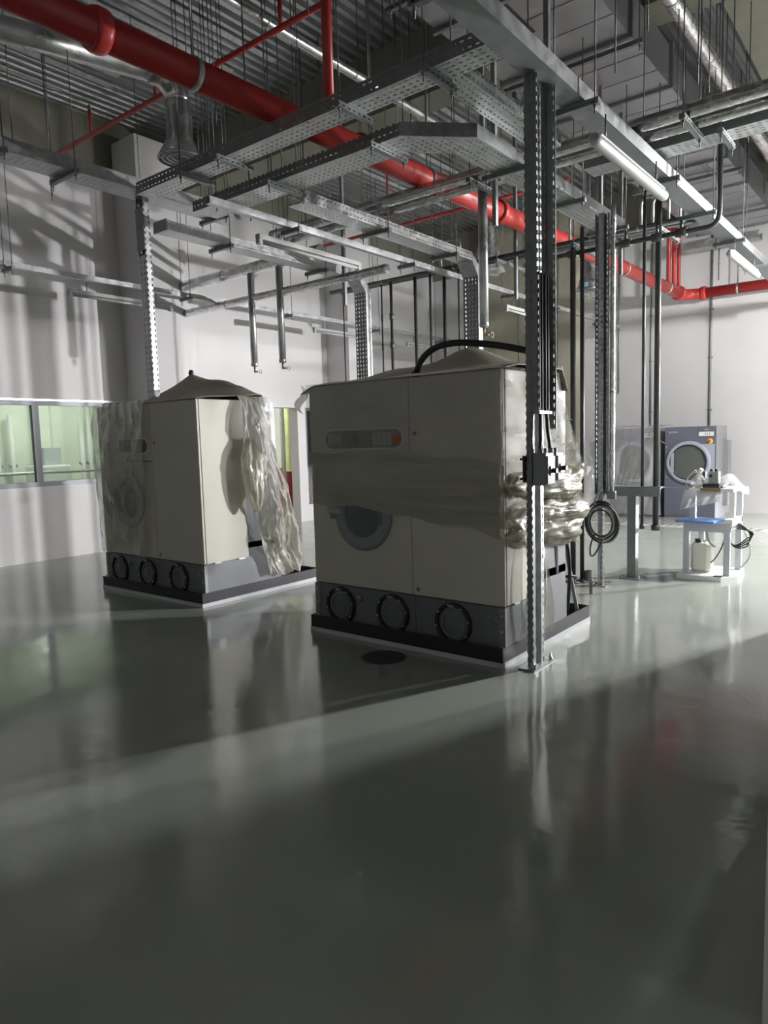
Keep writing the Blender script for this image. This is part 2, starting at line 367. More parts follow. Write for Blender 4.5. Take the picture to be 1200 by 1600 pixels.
# neighbouring room seen through the openings
XN = -13.0
nw = MB().box(XN-.2, XN, -3.2, 15.0, 0, 3.2).build('wall_neighbour', 'green'); tag(nw, kind='structure')
MB().box(XN, XN+.02, -3.2, 15.0, 0, .95).build('dado', 'maroon', nw)
for yy in [2.2+1.05*i for i in range(11)]: MB().box(XN, XN+.03, yy-.02, yy+.02, .95, 3.1).build('panel_joint', 'white', nw)
tag(MB().box(XN-.2, T, -3.2, 15.0, 3.1, 3.25).build('ceiling_neighbour', 'wall'), kind='structure')
tag(MB().box(XN, T, -3.2, -3.0, 0, 3.1).build('wall_neighbour_end', 'green'), kind='structure')
tag(MB().box(XN, T, 14.8, 15.0, 0, 3.1).build('wall_neighbour_far', 'green'), kind='structure')
G['nlamp'] = emit('neighbour_tube_glow', (1,1,.93), LAMP_N)
for i, yy in enumerate((2.6, 6.0, 9.6, 13.0)):
    l = thing('ceiling_lamp', 'lit fluorescent ceiling lamp in the room behind the glazed wall', 'lamp', (-11.6, yy, 3.1), 'lamps of the room next door')
    MB().box(-11.75, -11.45, yy-.65, yy+.65, 3.06, 3.1).build('housing', 'white', l)
    MB().box(-11.72, -11.48, yy-.62, yy+.62, 3.04, 3.06).build('diffuser', 'nlamp', l)
# things seen through the windows and the door
c = thing('yellow_column', 'yellow-green column with maroon foot just beyond the doorway', 'column', (-11.2, 10.9, 0))
MB().box(-11.4, -11.0, 10.72, 11.2, .95, 3.1).build('shaft', 'yelgreen', c); MB().box(-11.41, -10.99, 10.71, 11.21, 0, .95).build('foot', 'maroon', c)
st = thing('slotted_upright', 'slotted steel upright beside the yellow-green column', 'post', (-11.2, 10.55, 0))
MB().box(-11.22, -11.16, 10.52, 10.6, 0, 3.1).build('channel', 'slotZ', st)
for i, (yy, r) in enumerate(((9.75,.02),(9.95,.03),(10.15,.02),(10.32,.025))):
    p = thing('service_pipe', 'dark vertical pipe on the pale wall behind the doorway', 'pipe', (-12.2, yy, 0), 'pipes behind the doorway')
    MB().tube([(-12.2, yy, 0), (-12.2, yy, 2.95)], r, 8).build('tube', 'blackpipe', p)
    MB().tube([(-12.2, yy-.05, 1.4+.1*i), (-12.2, yy+.05, 1.4+.1*i)], r*1.6, 8).build('coupling', 'blackpipe', p)
MB_ = MB().box(-12.9, -12.45, 10.05, 10.35, 0, 1.55, .02); tag(MB_.build('dark_cabinet', 'frame', None, (-12.7,10.2,0)), 'dark cabinet against the wall behind the doorway', 'cabinet')
for i, yy in enumerate((4.85, 5.35, 5.6, 6.05, 6.9, 7.05)):
    p = thing('pale_pipe', 'pale vertical pipe behind the large window', 'pipe', (-12.85, yy, 0), 'pipes behind the large window')
    MB().tube([(-12.85, yy, 0), (-12.85, yy, 2.2+.25*(i%2))], .045, 8).build('tube', 'white', p)
    MB().tube([(-12.85, yy-.07, 1.3), (-12.85, yy+.07, 1.3)], .03, 8).build('branch', 'galv', p)
t = thing('pale_tank', 'pale boxy unit behind the large window', 'equipment', (-12.4, 6.0, 0))
MB().box(-12.75, -12.05, 5.75, 6.25, 0, 1.3, .03).build('body', 'white', t); MB().prism([(-12.6,5.85),(-12.2,5.85),(-12.2,6.15),(-12.6,6.15)], 1.3, 1.6).build('hood', 'bwhite', t)
tag(MB().tube([(-11.4, 2.2, 1.2), (-11.4, 7.5, 1.2)], .025, 8).build('guard_rail', 'galv', None, (-11.4, 4.8, 1.2)), 'thin horizontal rail behind the large window', 'rail')

# ================================================================== LAMPS (both stand outside the picture)
def work_lamp(P, label, strength, col):
    l = thing('pendant_lamp', label, 'lamp', (P.x, P.y, P.z))
    MB().tube([(P.x, P.y, P.z+.2), (P.x, P.y, ZD+.07)], .008, 8).build('drop_rod', 'black', l)
    MB().lathe((P.x, P.y, P.z+.10), (0,0,1), [(0,.05),(.02,.06),(.1,.06),(.1,.0)], 16).build('socket', 'black', l)
    MB().lathe((P.x, P.y, P.z+.115), (0,0,1), [(0,.5),(.012,.5),(.05,.2),(.07,.03),(.07,0),(.05,0),(.035,.18),(0,.49)], 28).build('added_dish_shade', 'galv_dull', l)  # unseen dish, added to keep the lamp off the ceiling and duct
    mm = emit('work_lamp_glow_'+str(int(strength)), col, strength)
    prof = [(-.11*math.cos(t*math.pi/10), max(.0005,.11*math.sin(t*math.pi/10))) for t in range(11)]
    MB().lathe(P, (0,0,1), prof, 20).build('globe', mm, l)
work_lamp(POS_A, 'bright globe pendant lamp under an added dish shade before the dryers', LAMP_A, (1,.985,.97))
def flood_lamp(P, aim, label, strength, col):
    aim = Vector(aim).normalized(); sd = aim.cross(Vector((0,0,1))).normalized(); up = Vector((0,0,1))   # sd points to the lamp's right
    l = thing('flood_lamp', label, 'lamp', (P.x, P.y, 0))
    MB().tube([(P.x-aim.x*.12, P.y-aim.y*.12, .9), (P.x-aim.x*.12, P.y-aim.y*.12, P.z-.05)], .02, 8).build('mast', 'black', l)
    for k in range(3):
        a = k*2.094+.4; MB().tube([(P.x-aim.x*.12, P.y-aim.y*.12, 1.0), (P.x+.6*math.cos(a), P.y+.6*math.sin(a), .012)], .014, 8).build('leg', 'black', l)
    MB().obox(P-aim*.06, aim, sd, up, .05, .24, .10).build('housing', 'black', l)
    MB().obox(P, aim, sd, up, .004, .1, .06).build('led_panel', emit('flood_led_glow', col, strength), l)
    MB().obox(P+aim*.31+up*.155, aim, sd, up, .32, .26, .004).build('added_top_door', 'black', l)  # unseen flap, added to cut off the lamp's upward light
    da = (aim+sd*.05).normalized(); MB().obox(P+aim*.29+sd*.25, da, da.cross(up), up, .32, .004, .12).build('added_side_door', 'black', l)  # unseen flap, added to hold the lamp's light off the back wall
flood_lamp(POS_B, (-.80,-.60,0), 'black LED flood lamp with added barn doors on a tripod in the far corner', LAMP_B, (1,.985,.99))

# ================================================================== DRY-CLEANING MACHINES
def machine(X, label, depth):
    """local: x across the front (1.765 wide), front face at Y0"""
    Y0 = 4.1; Wd = 1.765
    r = thing('dry_cleaning_machine', label, 'machine', (X, Y0, 0), 'large front-loading machines')
    # plinth and drip pan
    MB().box(X-.03, X+Wd+.01, Y0-.05, Y0+depth, 0, .035).build('plinth', 'bwhite', r)
    m = MB(); a0, a1, b0, b1 = X-.025, X+Wd+.005, Y0-.045, Y0+depth-.01
    m.box(a0, a1, b0, b0+.01, .035, .135); m.box(a0, a1, b1-.01, b1, .035, .135); m.box(a0, a0+.01, b0+.01, b1-.01, .035, .135); m.box(a1-.01, a1, b0+.01, b1-.01, .035, .135)
    m.box(a0+.01, a1-.01, b0+.01, b1-.01, .035, .045)
    m.build('drip_pan', 'pan', r)
    # dark base with three round ports
    m = MB(); m.box(X, X+1.02, Y0, Y0+1.0, .046, .405); base = m.build('base', 'mgrey', r)
    MB().box(X+1.024, X+Wd, Y0, Y0+1.0, .046, .405).build('base', 'mgrey', r)
    MB().box(X+Wd-.045, X+Wd+.004, Y0-.004, Y0+.03, .07, .40).build('corner_bracket', 'galv_dull', r)
    MB().box(X-.004, X+.045, Y0-.004, Y0+.03, .07, .40).build('corner_bracket', 'galv_dull', r)
    for zz in (.13,.24,.35):
        for xx in (X+.02, X+Wd-.02): MB().lathe((xx, Y0-.004, zz), (0,-1,0), [(0,.009),(.004,.009),(.004,0)], 8).build('bolt', 'alu', r)
    for xx in (.28, .81, 1.355):
        c = (X+xx, Y0, .245)
        ring = MB().lathe(c, (0,-1,0), [(0,.152),(.02,.152),(.026,.146),(.026,.130),(.018,.124),(.004,.124)], 36).build('port_ring', 'black', r)
        MB().lathe(c, (0,-1,0), [(.004,.124),(.006,.11),(.010,.1),(.010,0)], 36).build('port_glass', 'dgreen', ring)
        MB().lathe(c, (0,-1,0), [(.013,.1),(.018,.1),(.018,.088),(.013,.088)], 36).build('port_rim', 'key', ring)
        for k in range(8):
            a = k*math.pi/4+.2; MB().lathe((c[0]+.138*math.cos(a), Y0-.028, c[2]+.138*math.sin(a)), (0,-1,0), [(0,.007),(.004,.007),(.004,0)], 6).build('port_screw', 'alu', ring)
        MB().box(c[0]-.02, c[0]+.02, Y0-.034, Y0-.026, c[2]+.124, c[2]+.138).build('port_tag', 'strip', ring)
    for xx in (.47, 1.70):
        MB().lathe((X+xx, Y0, .32), (0,-1,0), [(0,.032),(.008,.032),(.012,.022),(.012,0)], 20).build('plug', 'mgrey', r)
    # white body: frame behind, enamel panels in front with dark joints
    MB().box(X+.01, X+Wd-.01, Y0+.03, Y0+1.0, .405, 1.985).build('body_frame', 'mgrey', r)
    zt, zb, zs = 2.0, .412, 1.415
    MB().box(X, X+.998, Y0, Y0+.03, zs+.004, zt, .006).build('upper_front_panel', 'cream', r)
    MB().box(X, X+.998, Y0, Y0+.03, zb, zs-.004, .006).build('door_front_panel', 'cream', r)
    rp = MB().box(X+1.002, X+Wd, Y0, Y0+.03, zb, zt, .006).build('right_front_panel', 'cream', r)
    MB().box(X+Wd-.03, X+Wd+.002, Y0+.03, Y0+.56, zb, zt, .005).build('side_panel', 'cream', r)
    MB().box(X-.002, X+.03, Y0+.03, Y0+.56, zb, zt, .005).build('side_panel', 'cream', r)
    MB().box(X+.03, X+Wd-.03, Y0+.03, Y0+.9, zt-.02, zt).build('top_panel', 'cream', r)
    for yy in (.12, .42): MB().box(X+Wd-.002, X+Wd+.012, Y0+yy, Y0+yy+.08, .402, .416).build('panel_hook', 'alu', r)
    for (xx, zz) in ((1.05,.457),(1.05,1.60)): MB().lathe((X+xx, Y0, zz), (0,-1,0), [(0,.016),(.004,.016),(.004,.006),(.001,.006),(.001,0)], 14).build('panel_lock', 'mgrey', r)
    MB().lathe((X+.55, Y0, 1.437), (0,-1,0), [(0,.016),(.004,.016),(.004,.006),(.001,.006),(.001,0)], 14).build('panel_lock', 'mgrey', r)
    # control strip: rounded slot
    x0, x1, z0, z1 = X+.16, X+.95, 1.492, 1.652; rad = (z1-z0)/2
    def stad(ins, k=10):
        p = []; rr = rad-ins
        for i in range(k+1): a = -math.pi/2+math.pi*i/k; p.append((x1-rad+rr*math.cos(a), (z0+z1)/2+rr*math.sin(a)))
        for i in range(k+1): a = math.pi/2+math.pi*i/k; p.append((x0+rad+rr*math.cos(a), (z0+z1)/2+rr*math.sin(a)))
        return p
    def plate(p, ya, yb):
        n = len(p); mm = MB(); mm.add([(a, ya, b) for a, b in p]+[(a, yb, b) for a, b in p], [tuple(range(n)), ]+[((i+1)%n, i, n+i, n+(i+1)%n) for i in range(n)]); return mm
    cp = plate(stad(.012), Y0-.004, Y0+.005).build('control_panel', 'key', r)
    MB().tube([(a, Y0-.005, b) for a, b in stad(.004)], .007, 8, closed=True).build('panel_rim', 'white', cp)
    yk = Y0-.008
    for i in range(4): MB().box(x0+.04+i*.036, x0+.072+i*.036, yk, Y0-.002, 1.525, 1.618).build('function_key', 'strip', cp)
    MB().box(x0+.196, x0+.356, yk, Y0-.002, 1.515, 1.632, .003).build('display', 'lcd', cp)
    for i in range(3):
        for j in range(4): MB().box(x0+.385+i*.022, x0+.401+i*.022, yk, Y0-.002, 1.52+j*.027, 1.538+j*.027).build('number_key', 'mgrey', cp)
    for i in range(2):
        for j in (0,1,3): MB().box(x0+.458+i*.024, x0+.474+i*.024, yk, Y0-.002, 1.52+j*.027, 1.538+j*.027).build('number_key', 'mgrey', cp)
    for i in range(4): MB().box(x0+.50+i*.046, x0+.542+i*.046, yk, Y0-.002, 1.52, 1.618).build('function_key', 'strip', cp)
    MB().box(x0+.698, x0+.76, yk, Y0-.002, 1.53, 1.602).build('stop_plate', 'orange', cp)
    es = MB().lathe((x0+.725, Y0-.006, 1.567), (0,-1,0), [(0,.024),(.014,.026),(.022,.02),(.024,0)], 18).build('stop_button', 'orange', cp)
    # porthole door
    c = (X+.54, Y0, .995)
    d = MB().lathe(c, (0,-1,0), [(0,.285),(.016,.285),(.026,.276),(.030,.258),(.029,.205),(.022,.188),(.010,.18)], 48).build('door', 'ring', r)
    MB().lathe(c, (0,-1,0), [(.012,.182),(.022,.12),(.026,.06),(.027,0)], 40).build('door_glass', 'dgreen', d)
    MB().box(c[0]-.35, c[0]-.2, Y0-.042, Y0-.012, .985, 1.035, .01).build('door_handle', 'strip', d)
    MB().box(c[0]-.335, c[0]-.285, Y0-.03, Y0, .945, .99, .008).build('door_latch', 'ring', d)
    MB().box(c[0]+.17, c[0]+.205, Y0-.036, Y0-.024, .93, 1.06, .005).build('door_hinge', 'mgrey', d)
    # service side behind the panels
    MB().box(X+Wd-.18, X+Wd-.05, Y0+.66, Y0+.95, .5, 1.7, .01).build('service_unit', 'mgrey', r)
    MB().box(X+Wd-.1, X+Wd-.01, Y0+.56, Y0+1.0, .50, .56).build('service_rail', 'black', r)
    MB().tube([(X+Wd-.06, Y0+.8, .9), (X+Wd-.02, Y0+.83, .75), (X+Wd-.03, Y0+.85, .5)], .03, 8).build('service_pipe', 'strip', r)
    return r
m1 = machine(-7.275, 'cream front-loading machine with bare right side and film hanging on its door', 1.58)
m2 = machine(-4.02, 'cream front-loading machine wrapped in film with black hose across its top', 1.45)
def text(body, loc, size, m, parent, rot=(math.pi/2,0,0), name='lettering', ext=.001):
    cu = bpy.data.curves.new(name, 'FONT'); cu.body = body; cu.size = size; cu.extrude = ext; cu.space_character = 1.1
    tmp = bpy.data.objects.new('tmp', cu); COL.objects.link(tmp)
    dg = bpy.context.evaluated_depsgraph_get(); me = bpy.data.meshes.new_from_object(tmp.evaluated_get(dg)); bpy.data.objects.remove(tmp)
    me.materials.clear(); me.materials.append(G[m]); o = bpy.data.objects.new(name, me); COL.objects.link(o)
    o.rotation_euler = rot; o.parent = parent; o.location = Vector(loc)-Vector(parent['_w']); o['_w'] = parent['_w']
    return o
text('DONI MA  D', (-3.67, 4.0985, 1.79), .058, 'text', m2)
text('DONI MA  D', (-6.925, 4.0985, 1.79), .058, 'text', m1)

# ---- covers on machine 1
cov = thing('machine_cover', 'dull plastic sheet over the machine with the bare right side, trailing to its pan', 'cover', (-6.4, 4.9, 2.0))
def top1(u, v):
    x = -7.29+u*1.80; y = 4.085+v*.93
    hump = .31*max(0, 1-math.hypot((x+6.47)/.62, (y-4.78)/.55))**1.25+.17*math.exp(-((x+5.95)/.34)**2-((y-4.9)/.3)**2)
    z = 2.004+.025*min(1, v*6)+hump*(min(1, v*3)) + .012*wob(x*2, y*2, 0)*min(1, v*5)
    if v > .9: z -= (v-.9)*2.0
    return (x, y, z)
solid(MB().grid(top1, 60, 36).build('top_sheet', 'tarp', cov), .004)
MB().lathe((-6.47, 4.78, 2.315), (0,0,1), [(0,.02),(.04,.03),(.07,.02),(.075,0)], 12).build('vent_knob', 'black', cov)
def interp(tab, t):
    for (a, va), (b, vb) in zip(tab, tab[1:]):
        if t <= b: k = (t-a)/(b-a); return va+(vb-va)*k
    return tab[-1][1]
YL = [(0,4.57),(.2,4.59),(.35,4.63),(.5,4.68),(.7,4.74),(.85,4.78),(1,4.90)]
YR = [(0,4.98),(.06,4.99),(.12,5.0),(.25,4.98),(.4,5.09),(.6,5.22),(.8,5.32),(.93,5.40),(1,5.36)]
def drape1(u, v):
    z = 2.04-1.86*v; a, b = interp(YL, v), interp(YR, v); y = a+(b-a)*u
    out = .03+.20*math.sin(math.pi*min(1,v*1.15))**.7*math.sin(math.pi*(.15+.8*u))
    q = noise.noise(Vector((u*4.5+v*1.8, v*3.0, 3)))*.085+noise.noise(Vector((u*10-v*4, v*7, 7)))*.045+noise.noise(Vector((u*24+v*9, v*20, 1)))*.018
    fold = q*(.35+.75*v); crease = .012*noise.noise(Vector((u*9, v*30, 5)))
    gather = .06*math.exp(-((v-.36)/.06)**2)
    x = max(-5.495, -5.50+out+fold+crease-gather)
    if v > .93: x += (v-.93)*.9*math.sin(math.pi*u)
    return (x, y+.012*math.sin(v*30+u*5), z+.02*math.sin(u*13)*v)
MB().grid(drape1, 90, 110).build('hanging_film', 'film3', cov)
def bag1(u, v):
    th = u*2*math.pi; z = 1.62-.74*v
    rr = (.015+.115*math.sin(math.pi*min(1, .1+.9*v))**.8)*(1+.45*noise.noise(Vector((math.cos(th)*2.2, math.sin(th)*2.2, v*2.5)))+.2*noise.noise(Vector((math.cos(th)*6, math.sin(th)*6, v*9))))
    return (-5.36+rr*.7*math.cos(th)-.05*(1-v), 4.69-.02*v+rr*math.sin(th), z)
MB().grid(bag1, 56, 44).build('film_bunch', 'film3', cov)
fd = thing('door_film', 'clear crinkled film hanging over a round machine door beside the large window', 'film', (-6.9, 4.07, .5))
def door_film(u, v):
    x = -7.30+u*(1.02-.12*v-.35*max(0, v-.55)*(1-abs(2*u-1))); z = 2.03-1.52*v-(.12*math.sin(u*7+1)*max(0, v-.6)*2)
    y = 4.035-.10*math.sin(math.pi*min(1, v*1.3))**.8*math.exp(-((u-.45)/.4)**2)
    y += .012*math.sin(u*26+v*9+3*math.sin(v*5))*min(1, v*4)+.008*math.sin((u-v*.6)*46)
    if u < .06: y += (.06-u)*.9
    return (x, min(y, 4.092 if v < .3 else 4.06), z)
MB().grid(door_film, 80, 90).build('film_sheet', 'film1', fd)

# ---- film wrap on machine 2
wr2 = thing('film_wrap', 'layered stretch film wound around the machine with the black hose on top', 'film', (-3.1, 4.8, 1.0))
def top2(u, v):
    x = -4.05+u*1.82; y = 4.078+v*1.0
    hump = .23*math.exp(-((x+2.95)/.34)**2-((y-4.85)/.30)**2)+.10*math.exp(-((x+3.55)/.3)**2-((y-4.7)/.3)**2)+.05*math.exp(-((x+2.45)/.2)**2-((y-4.6)/.3)**2)
    z = 2.006+.03*min(1, v*5)+hump*min(1, v*3)+.012*wob(x*2, y*2, 3)*min(1, v*5)
    if u < .05: z -= (.05-u)*1.2; x -= (.05-u)*.9
    if v > .9: z -= (v-.9)*1.5
    return (x, y, z)
solid(MB().grid(top2, 70, 40).build('top_sheet', 'tarp', wr2), .004)
def front2(u, v):
    x = -4.035+u*1.80; hem = 1.045+.014*math.sin(u*9)+.010*math.sin(u*23+1)-.30*max(0, u-.42)
    z = 2.02-(2.02-hem)*v
    y = 4.088-.004*(1+noise.noise(Vector((x*2, 0, z*4))))-.0015*(1+noise.noise(Vector((x*3, 4, z*22))))*(1 if v > .35 else v/.35)
    if v > .62: y -= .0025*(1+noise.noise(Vector((x*1.5, 9, z*26))))
    # over the porthole the sheet lies proud
    dd = math.hypot(x+3.48, z-.995); tt = max(0, min(1, (.46-dd)/.2)); y -= .034*tt*tt*(3-2*tt)
    dh = max(abs(x+3.75)-.1, abs(z-1.01)-.03, 0); y -= .008*max(0, 1-dh/.08)
    return (x, y, z)
MB().grid(lambda u, v: front2(u, v*.63), 90, 50).build('front_film', 'film6', wr2)
def band2(u, v):
    x, y, z = front2(u, .56+.44*v+(.012*math.sin(u*7)+.006*math.sin(u*19))*(1-v)); return (x, y-.006, z)
MB().grid(band2, 100, 50).build('film_band', 'film2', wr2)
def side2(u, v):
    y = 4.075+u*1.17; hem = 1.0-.27*min(1, max(0, (u-.1)/.5))+.03*math.sin(u*11)
    z = 2.02-(2.02-hem)*v
    if v < .45: yy = y*(1)-(.25*(u**2)*(1-v/.45))*1.0
    else: yy = y
    bulge = 0 if v < .4 else .075*(.5+.5*math.sin((v-.4)*24+1.2*math.sin(u*5)))*(.35+u)+.03*math.sin(u*15+v*9)*u
    x = -2.245+.012*math.sin(u*17+v*6)*u+bulge*min(1, (v-.4)*5 if v > .4 else 0)
    if u < .04: x -= .012
    return (x, yy, z)
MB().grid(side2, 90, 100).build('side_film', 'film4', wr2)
def roll(z0, r0, y1, ph):       # fat wound roll of film running along the side
    def fn(u, v):
        th = u*2*math.pi; y = 4.13+(y1-4.13)*v
        e = min(1, v/.05)*(1 if v < .9 else math.sqrt(max(.0004, 1-((v-.9)/.1)**2)))
        n1 = noise.noise(Vector((math.cos(th)*1.6+ph, math.sin(th)*1.6, y*4))); n2 = noise.noise(Vector((math.cos(th)*5+ph, math.sin(th)*5, y*9)))
        r = (r0*(.62+.5*v)+.045*n1+.018*n2)*e
        xc = -2.245+.07*max(0, v-.35)
        x = xc+r*.85*math.cos(th)
        if y < 4.5: x = min(x, -2.135)
        return (max(x, -2.33), y+.03*math.sin(th*2), z0-.03*v+r*1.12*math.sin(th))
    return fn
MB().grid(roll(1.235, .105, 5.17, 0), 48, 70).build('film_roll', 'film8', wr2)
MB().grid(roll(1.02, .10, 5.24, 5), 48, 70).build('film_roll', 'film8', wr2)
MB().grid(roll(.885, .085, 5.16, 9), 48, 70).build('film_roll', 'film8', wr2)
def rear_slope(u, v):           # sheet stretched from the top edge down to the rolls at the rear
    y = 4.6+.42*u+.26*v*u; z = 1.93-.12*u-(.62-.1*u)*v
    return (-2.235+.05*v+.02*noise.noise(Vector((u*5, v*6, 2))), y, z)
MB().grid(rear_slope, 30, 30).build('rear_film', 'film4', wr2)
def tail(u, v):        # loose tail falling to the pan
    y = 4.20+.30*u+.13*v*u; z = 1.0-.86*v
    return (-2.20+.05*math.sin(math.pi*v)+.022*math.sin(u*16+v*5)*(.4+v)+.02*v, y, z)
MB().grid(tail, 40, 50).build('film_tail', 'film1', wr2)
def ear(u, v):
    return (-4.03-.10*v*(1-abs(2*u-1)*.6), 4.06+.05*math.sin(u*6), 2.0-.22*u+.02*v)
MB().grid(ear, 12, 8).build('film_corner', 'film3', wr2)
hs = thing('rubber_hose', 'thick black hose arched over the film-wrapped machine', 'hose', (-2.7, 4.4, 2.05))
pts = arc((-3.13,4.36,2.06), (-3.05,4.36,2.30), (-2.66,4.40,2.235), 10)+arc((-2.66,4.40,2.235), (-2.35,4.43,2.19), (-2.06,4.44,2.075), 10)[1:]
MB().tube(pts, .024, 12).build('tube', 'hose', hs)
MB().lathe((-3.13,4.36,2.03), (0,0,1), [(0,.04),(.03,.04),(.035,.03),(.035,0)], 14).build('gland', 'black', hs)

# manhole cover in the floor
mh = MB().lathe((-3.08, 3.80, 0), (0,0,1), [(.001,.165),(.004,.165),(.005,.15),(.005,0)], 40).build('drain_cover', 'blackpipe', None, (-3.08,3.80,0)); tag(mh, 'dark round drain cover flush in the floor before the wrapped machine', 'drain cover')

# ================================================================== OVERHEAD SERVICES
def tray(name, label, cat, axis, a0, a1, c, z, wdt, h, base='slot', side='slot', group=None, lip=True):
    """straight cable tray; axis 'X' or 'Y', from a0 to a1, centre line c"""
    loc = (a0, c, z) if axis == 'X' else (c, a0, z)
    r = thing(name, label, cat, loc, group)
    bm = G[base+axis] if base == 'slot' or base == 'slotd' else G[base]; sm = G[side+axis] if side in ('slot', 'slotd') else G[side]
    def bx(n, c0, c1, z0, z1, m):
        mm = MB()
        if axis == 'X': mm.box(a0, a1, c0, c1, z0, z1)
        else: mm.box(c0, c1, a0, a1, z0, z1)
        return mm.build(n, m, r)
    bx('tray_base', c-wdt/2, c+wdt/2, z, z+.003, bm)
    for s in (-1, 1):
        e = c+s*wdt/2; bx('side_rail', min(e, e-s*.003), max(e, e-s*.003), z+.003, z+h, sm)
        if lip: bx('return_lip', min(e, e-s*.016), max(e, e-s*.016), z+h, z+h+.003, G['galv'])
    return r
def ceil_at(x, y):
    if -3.75 < x < -2.38 and y > 3.2: return 5.20          # bolted to the duct's frame
    if x > -1.83 or 7.25 < y < 7.75: return ZB
    return ZD+.08
def hanger(x, y, z, axis, wdt, group, label, z1=ZD, rod=.005, strut='slotd'):
    """trapeze hanger under a tray that runs along 'axis': strut below at height z, two rods up"""
    z1 = ceil_at(x, y) if z1 == ZD else z1
    r = thing('trapeze_hanger', label, 'hanger', (x, y, z), group)
    hw = wdt/2+.05; other = 'Y' if axis == 'X' else 'X'
    m = MB()
    if other == 'Y': m.box(x-.0205, x+.0205, y-hw-.03, y+hw+.03, z-.042, z-.001)
    else: m.box(x-hw-.03, x+hw+.03, y-.0205, y+.0205, z-.042, z-.001)
    m.build('strut', G[strut+other], r)
    for s in (-1, 1):
        px, py = (x, y+s*hw) if other == 'Y' else (x+s*hw, y)
        rd = MB().tube([(px, py, z-.10), (px, py, z1)], rod, 6).build('rod', 'rod', r)
        MB().lathe((px, py, z-.058), (0,0,1), [(0,.012),(.014,.012),(.014,0)], 6, False).build('nut', 'galv_dull', rd)
    return r
HL = 'slotted strut hanger on two thin rods under '
# --- long smooth trunking along the right side (T1)
tr1 = tray('cable_trunking', 'smooth galvanised trunking running above the tall slotted post to the dryers', 'trunking', 'Y', 1.8, 13.9, -2.04, 3.785, .17, .10, 'galv_dull', 'galv_dull')
for yy in (3.1, 4.75, 6.6, 7.85, 9.2, 10.8, 12.6): hanger(-2.04, yy, 3.785, 'Y', .19, 'hangers of the smooth trunking', HL+'the smooth trunking')
# --- perforated tray across (T2)
tray('perforated_tray', 'dark perforated tray crossing from the tall slotted post above both machines', 'cable tray', 'X', -5.85, -2.14, 3.93, 3.86, .2, .1, 'slot', 'slotd')
for xx in (-5.1, -4.6, -3.3, -2.6): hanger(xx, 3.93, 3.86, 'X', .22, 'hangers of the dark perforated tray', HL+'the dark perforated tray')
tray('perforated_tray', 'perforated tray branching from the dark tray towards the bent tray', 'cable tray', 'Y', 4.05, 5.6, -2.62, 3.90, .2, .09, 'slot', 'slotd')
# --- tray over machine 1 (T3) with drop
tray('cable_tray', 'wide galvanised tray above the left side of the machine by the window', 'cable tray', 'Y', 1.6, 5.25, -6.22, 4.0, .28, .11, 'slot', 'galv')
for yy in (2.75, 3.35, 5.0): hanger(-6.22, yy, 4.0, 'Y', .3, 'hangers of the tray above the window-side machine', HL+'the wide tray above the window-side machine')
dr = thing('tray_drop', 'vertical slotted tray dropping onto the top of the window-side machine', 'cable tray', (-6.27, 4.16, 2.035))
MB().box(-6.33, -6.33+.003, 4.13, 4.19, 2.06, 4.0).build('side_rail', 'galv_dull', dr); MB().box(-6.33, -6.21, 4.19, 4.193, 2.06, 4.0).build('tray_base', 'slotZ', dr)
MB().box(-6.214, -6.21, 4.13, 4.19, 2.06, 4.0).build('side_rail', 'slotZ', dr); MB().box(-6.327, -6.214, 4.127, 4.13, 2.06, 3.45).build('tray_cover', 'slotZ', dr)
MB().box(-6.335, -6.205, 4.12, 4.126, 3.5, 3.9).build('joint_plate', 'galv_dull', dr)
# --- bent tray (T4)
bt = thing('bent_tray', 'galvanised tray with a chamfered corner between the tall slotted post and the red main', 'cable tray', (-3.2, 4.7, 3.85))
zt, hh = 3.78, .097
def tray_poly(L, R, name_base='tray_base'):
    n = len(L)
    for i in range(n-1):
        a, b, c, d = L[i], L[i+1], R[i+1], R[i]
        MB().add([(*a, zt), (*b, zt), (*c, zt), (*d, zt), (*a, zt+.003), (*b, zt+.003), (*c, zt+.003), (*d, zt+.003)],
                 [(0,1,2,3),(7,6,5,4),(0,4,5,1),(1,5,6,2),(2,6,7,3),(3,7,4,0)]).build('tray_base', 'slotX' if i == 0 else 'slotY', bt)
        for P in (L, R):
            p, q = Vector((*P[i], 0)), Vector((*P[i+1], 0)); t = (q-p).normalized(); nn = Vector((-t.y, t.x, 0))
            MB().obox((p+q)/2+Vector((0, 0, zt+hh/2+.003)), t, nn, (0,0,1), (q-p).length/2, .0015, hh/2).build('side_rail', 'galv' if i else 'slotdX', bt)
tray_poly([(-5.68,4.60),(-3.34,4.60),(-3.07,4.87),(-3.07,7.85)], [(-5.68,4.32),(-3.20,4.32),(-2.79,4.73),(-2.79,7.85)])
for xx in (-5.25, -4.55, -3.42): hanger(xx, 4.46, 3.78, 'X', .3, 'hangers of the bent tray', HL+'the bent tray')
for yy in (5.45, 6.55, 7.7): hanger(-2.93, yy, 3.78, 'Y', .3, 'hangers of the bent tray', HL+'the bent tray')
